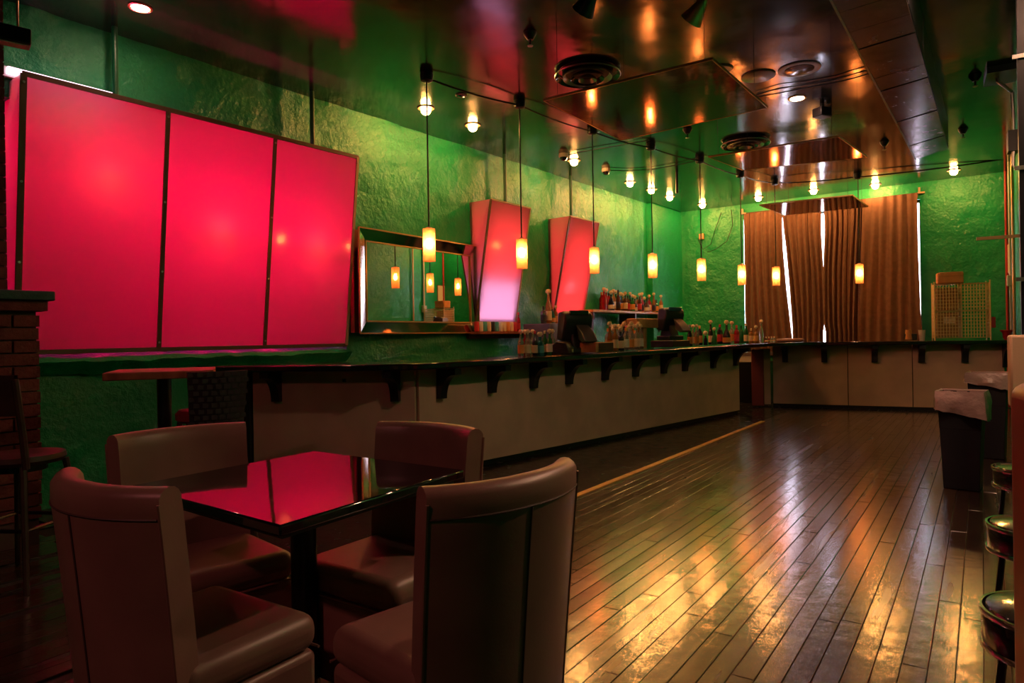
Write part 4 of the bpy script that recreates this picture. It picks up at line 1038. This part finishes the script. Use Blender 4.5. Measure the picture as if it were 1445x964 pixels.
solo('ledge_block', MB().box((P.x, P.y, P.z + .03), (.42, .16, .06), KB.ang), 'leather', 'brown block on the bar for the wooden window ledge under the left curtain', 'cloth', bevel=.025, seg=3)  # stands for the wooden window ledge
P = onback(1285, 478, -.10)
t = thing('cup_holder', 'black cup caddy holding an upturned paper cup below the curtain', 'cup caddy', P, KB.ang)
part('tray', MB().box((0, 0, .06), (.17, .11, .10)), 'black_plastic', t, bevel=.012)
part('cup', MB().lathe([(.055, .02), (.040, .17), (.036, .172)], (-.03, -.03, .0), n=16), 'orange_bag', t, smooth=True)
P = onback(1301, 478, -.10)
solo('plastic_cup_stack', MB().lathe([(.036, 0), (.048, .16), (.050, .165), (.046, .165), (.034, .006)], P, n=16), 'white_plastic', 'stack of clear plastic cups at the right curtain edge', 'cups', smooth=True)
# wire cube rack
P = onback(1356, 480, -.14); CWt = .70
zr = KB.off(-.14).hit(1356, 400).z - P.z
wr = thing('wire_rack', 'brass-coloured wire cube rack standing on the back bar', 'wire rack', P, KB.ang)
def wire_panel(name, o, ax, bx, la, lb, na, nb, r=.0045):
    mb = MB(); o, ax, bx = Vector(o), Vector(ax), Vector(bx)
    for i in range(na + 1): p = o + ax * (la * i / na); mb.cyl(p, p + bx * lb, r, n=5)
    for i in range(nb + 1): p = o + bx * (lb * i / nb); mb.cyl(p, p + ax * la, r, n=5)
    return part(name, mb, 'wire', wr)
hx, dp = CWt / 2, .30
for yy in (-dp / 2, dp / 2):
    for k in range(2):
        for j in range(2):
            wire_panel('wire_panel', (-hx + k * hx, yy, .04 + j * (zr - .04) / 2), (1, 0, 0), (0, 0, 1), hx - .01, (zr - .06) / 2, 9, 8)
for xx in (-hx, 0, hx): wire_panel('wire_side', (xx, -dp / 2, .04), (0, 1, 0), (0, 0, 1), dp, zr - .05, 7, 15)
for zz in (.04, (zr + .04) / 2, zr - .01): wire_panel('wire_shelf', (-hx, -dp / 2, zz), (1, 0, 0), (0, 1, 0), CWt, dp, 18, 7)
for xx in (-hx, hx):
    for yy in (-dp / 2, dp / 2): part('corner_post', MB().cyl((xx, yy, 0), (xx, yy, zr + .03), .010, n=8), 'wire', wr)
def in_rack(x, y, z): c, s = math.cos(KB.ang), math.sin(KB.ang); return Vector((P.x + x * c - y * s, P.y + x * s + y * c, P.z + z))
for z, hh, lb in ((.055, (zr - .12) / 2, 'cardboard box with white label in the lower left cell of the wire rack'), ((zr + .04) / 2 + .01, (zr - .20) / 2, 'cardboard box in the upper left cell of the wire rack')):
    t = thing('cardboard_box', lb, 'box', in_rack(-hx / 2 - .01, .0, z), KB.ang, 'boxes in the wire rack')
    part('carton', MB().box((0, 0, hh / 2), (hx - .08, dp - .05, hh)), 'cardboard', t, bevel=.003)
    if z < .1: part('address_label', MB().box((.03, -dp / 2 + .022, hh * .68), (.15, .004, .10)), 'paper', t)
t = thing('paper_bag', 'crumpled orange paper bag lying on top of the wire rack', 'paper bag', in_rack(-hx * .38, 0, zr + .002), KB.ang)
part('bag_body', MB().box((0, 0, .085), (.34, .20, .165)), 'orange_bag', t, bevel=.02, seg=3)
part('bag_fold', MB().box((.01, -.105, .14), (.30, .012, .06)), 'orange_bag', t, bevel=.004)
Q = in_rack(hx + .06, 0, .20)
solo('red_tag', MB().box((Q.x, Q.y, Q.z + .06), (.05, .06, .16), KB.ang), 'red_paint', 'small red plastic tag hanging at the side of the wire rack', 'tag', bevel=.01)
# hanging wires near the corner
for i, pts in enumerate(([(1018, 300), (1010, 322), (1003, 345), (992, 352), (985, 338), (994, 330)], [(1032, 296), (1034, 318), (1026, 340), (1010, 352), (998, 356)])):
    solo('loose_wire', MB().tube([BW.off(.05).hit(*p) for p in pts], .006), 'black_metal', ('looping black wire', 'long black wire')[i] + ' hanging on the green wall by the back corner', 'wire')
P = BW.off(.05).hit(990, 334)
t = thing('wall_box', 'small orange junction box on the green wall by the back corner', 'junction box', P, BW.ang)
part('box', MB().box((0, 0, 0), (.09, .06, .11)), 'orange_bag', t, bevel=.006)
part('plate', MB().box((0, -.033, 0), (.07, .006, .09)), 'pale_frame', t)

# ------------------------------------------------------------------ right side: bins, stub wall, stools, red booth
def bin_(label, P, w_, d_, h_, rz, skirt):
    t = thing('trash_bin', label, 'trash bin', P, rz, 'black trash bins with liners')
    def ring(k, z, g=0): return [(sx * (w_ / 2 * k + g), sy * (d_ / 2 * k + g), z) for sx, sy in ((-1, -1), (1, -1), (1, 1), (-1, 1))]
    mb = MB(); R = [ring(.80, .002), ring(.86, h_ * .35), ring(.87, h_ * .62), ring(.93, h_ * .625), ring(1, h_ - .03), ring(1.05, h_ - .03), ring(1.05, h_), ring(.98, h_), ring(.90, h_ * .5), ring(.78, .03)]
    mb.add([p for r in R for p in r], [(j * 4 + i, j * 4 + (i + 1) % 4, j * 4 + 4 + (i + 1) % 4, j * 4 + 4 + i) for j in range(len(R) - 1) for i in range(4)] + [(3, 2, 1, 0), (36, 37, 38, 39)])
    part('bin_body', mb, 'bin_black', t, bevel=.012)
    rows = []; n = 40
    def per(f_, g, z):
        r = []
        for i in range(n + 1):
            a = i / n * 4; k = int(a) % 4; f = a % 1; c = [(-1, -1), (1, -1), (1, 1), (-1, 1), (-1, -1)]
            x, y = lerp(c[k][0], c[k + 1][0], f) * (w_ / 2 * f_), lerp(c[k][1], c[k + 1][1], f) * (d_ / 2 * f_)
            e = g * (noise.noise(Vector((x * 14, y * 14, z * 9 + P.x))) + .4); L_ = math.hypot(x, y)
            r.append(Vector((x * (1 + e / L_), y * (1 + e / L_), z)))
        return r
    rows = [per(.93, .004, h_ - .12), per(.97, .004, h_ + .003), per(1.06, .006, h_ + .012), per(1.10, .02, h_ - .03), per(1.10, .035, h_ - .08)]
    last = per(1.08, .04, 0)
    for i, p in enumerate(last): p.z = h_ - skirt + .045 * math.sin(i / n * 6.28 + 2.2) + .012 * noise.noise(Vector((i * .9, P.x, 0)))
    rows.append(last)
    o = part('liner_bag', MB().grid(rows), 'bag_film', t, smooth=True)
    return t
bin_('black trash bin with bag liner, standing free on the boards', atz(1374, 693, 0) + Vector((0, .12, .002)), .29, .28, .74, -.70, .17)
bin_('black trash bin with bag liner, half hidden behind the stub wall', atz(1409, 648, 0) + Vector((.0, .12, .002)), .31, .30, .80, -.70, .12)

sw = atd(1424, 560, 4.35); t = thing('stub_wall', 'low stub wall, tan padded above and dark red below', 'low wall', (sw.x, sw.y, 0), -RA + .0)
zsw, zsp = atd(1424, 473, 4.35).z, atd(1424, 574, 4.35).z
part('padded_top', MB().box((.62, .0, (zsw + zsp) / 2), (1.24, .16, zsw - zsp)), 'tan_pad', t, bevel=.015)
part('red_base', MB().box((.63, .0, zsp / 2), (1.22, .15, zsp - .003)), 'red_paint', t)
tp = thing('gate_post', 'dark folded metal gate posts rising from the stub wall to the ceiling', 'gate', (sw.x, sw.y, zsw), -RA)
for k in range(5):
    part('post', MB().box((.09 + k * .06, 0, (HC - zsw) / 2), (.045, .05 + .03 * (k % 2), HC - zsw - .002)), 'black_metal', tp)
for z in (.35, 1.05, 1.75): part('lattice_bar', MB().box((.22, -.035, z), (.36, .012, .025)), 'steel', tp)
zb_ = atd(1400, 333, 4.3).z
part('latch_arm', MB().box((-.02, 0, zb_ - zsw), (.28, .02, .02)), 'gold_edge', tp)
def cocktail_stool(P, label):
    t = thing('round_stool', label, 'stool', P, 0, 'round black stools with chrome bands')
    part('seat_drum', MB().lathe([(0, .335), (.165, .335), (.172, .345), (.172, .435), (.160, .452), (.08, .462), (0, .464)], n=32), 'black_gloss', t, smooth=True)
    for z in (.345, .440): part('chrome_band', MB().lathe([(.170, z - .008), (.178, z - .008), (.180, z), (.178, z + .008), (.170, z + .008)], n=32, closed=True), 'chrome', t, smooth=True)
    for k in range(4):
        a = PI / 4 + k * PI / 2; part('leg', MB().cyl((.12 * math.cos(a), .12 * math.sin(a), .335), (.155 * math.cos(a), .155 * math.sin(a), .001), .012, n=8), 'black_metal', t)
cocktail_stool(atz(1408, 745, .45) * 1 + Vector((.18, .02, -.45)), 'round black stool with chrome bands, middle one at the right edge')
cocktail_stool(atz(1424, 664, .45) + Vector((.16, .06, -.45)), 'round black stool with chrome bands, farthest at the right edge')
cocktail_stool(atz(1409, 872, .45) + Vector((.175, .02, -.45)), 'round black stool with chrome bands, nearest at the right edge')
bo = atd(1455, 700, 1.22); t = thing('booth_back', 'red leather booth back at the right edge of the picture', 'booth', (bo.x, bo.y, 0), -RA * .6)
part('upholstery', MB().box((.31, .05, .57), (.62, .13, 1.10)), 'red_leather', t, bevel=.03, seg=4)
part('plinth', MB().box((.31, .05, .012), (.58, .11, .02)), 'black_wood', t)
# pipes in the far right corner
for px, r, m_, lb in ((1420.5, .020, 'red_paint', 'red pipe in the far right corner'), (1426, .022, 'white_plastic', 'white pipe in the far right corner'), (1430, .020, 'gold_edge', 'brassy pipe next to the gate posts')):
    P = (BW.off(.05) if px < 1422 else RW.off(.05)).hit(px, 360)
    solo('wall_pipe', MB().cyl((P.x, P.y, .0), (P.x, P.y, HC), r, n=10), m_, lb, 'pipe', 'pipes in the far corner', smooth=True)
P = RW.off(.06).hit(1425.5, 396); solo('pipe_box', MB().box(P, (.10, .08, .16), RW.ang), 'white_plastic', 'pale junction box on the corner pipes', 'junction box', bevel=.006)
P = onback(1421, 482, -.05)
t = thing('red_jug', 'small red plastic funnel jug at the end of the back bar', 'jug', P)
part('jug_body', MB().lathe([(.03, 0), (.05, .03), (.055, .10), (.09, .14), (.085, .145), (.02, .10)], n=16), 'red_paint', t, smooth=True)
# seen in the wall mirror: paper notice and conduits on the right wall
def in_mirror(px, py, off=.02):
    H_ = MW.off(MO - .04).hit(px, py); r = ray(px, py).normalized(); n = Vector((MW.n.x, MW.n.y, 0)); r = r - n * (2 * r.dot(n)); L_ = RW.off(off)
    d = L_.d; t_ = (-(L_.p.x - H_.x) * d.y + d.x * (L_.p.y - H_.y)) / (-r.x * d.y + d.x * r.y)
    return H_ + r * t_
P = in_mirror(624, 416)
t = thing('wall_notice', 'framed paper notice on the wall seen in the mirror', 'notice', P, RW.ang)
part('sheet', MB().box((0, .0, 0), (.30, .008, .44)), 'paper', t); part('frame', MB().box((0, .01, 0), (.33, .012, .47)), 'redwood', t)
for px, m_, lb in ((631, 'white_plastic', 'white conduit on the wall seen in the mirror'), (635, 'redwood', 'brown conduit on the wall seen in the mirror')):
    P = in_mirror(px, 400, .03); solo('wall_conduit', MB().cyl((P.x, P.y, .2), (P.x, P.y, HC), .03, n=8), m_, lb, 'pipe')

# pipe frame hanging at the far right of the ceiling
fr_ = thing('ceiling_pipe_hanger', 'thin metal pipe hanging from a ceiling plate at the top right', 'pipe hanger')
fd = RW.off(.55).hit(1404, 70); top_ = Vector((fd.x, fd.y, HC))
part('plate', MB().box(top_ - Vector((-.06, 0, .03)), (.42, .26, .06), RW.ang), 'black_metal', fr_)
part('pipe', MB().tube([top_ - Vector((0, 0, .05)), atd(1405, 90, fd.y), atd(1408, 115, fd.y), atd(1418, 122, fd.y), atd(1428, 130, fd.y + .1), atd(1430, 170, fd.y + .1), atd(1430, 235, fd.y + .1)], .016, 8), 'steel', fr_, smooth=True)
part('lower_box', MB().box(atd(1432, 200, fd.y + .12), (.16, .12, .2), RW.ang), 'black_plastic', fr_)
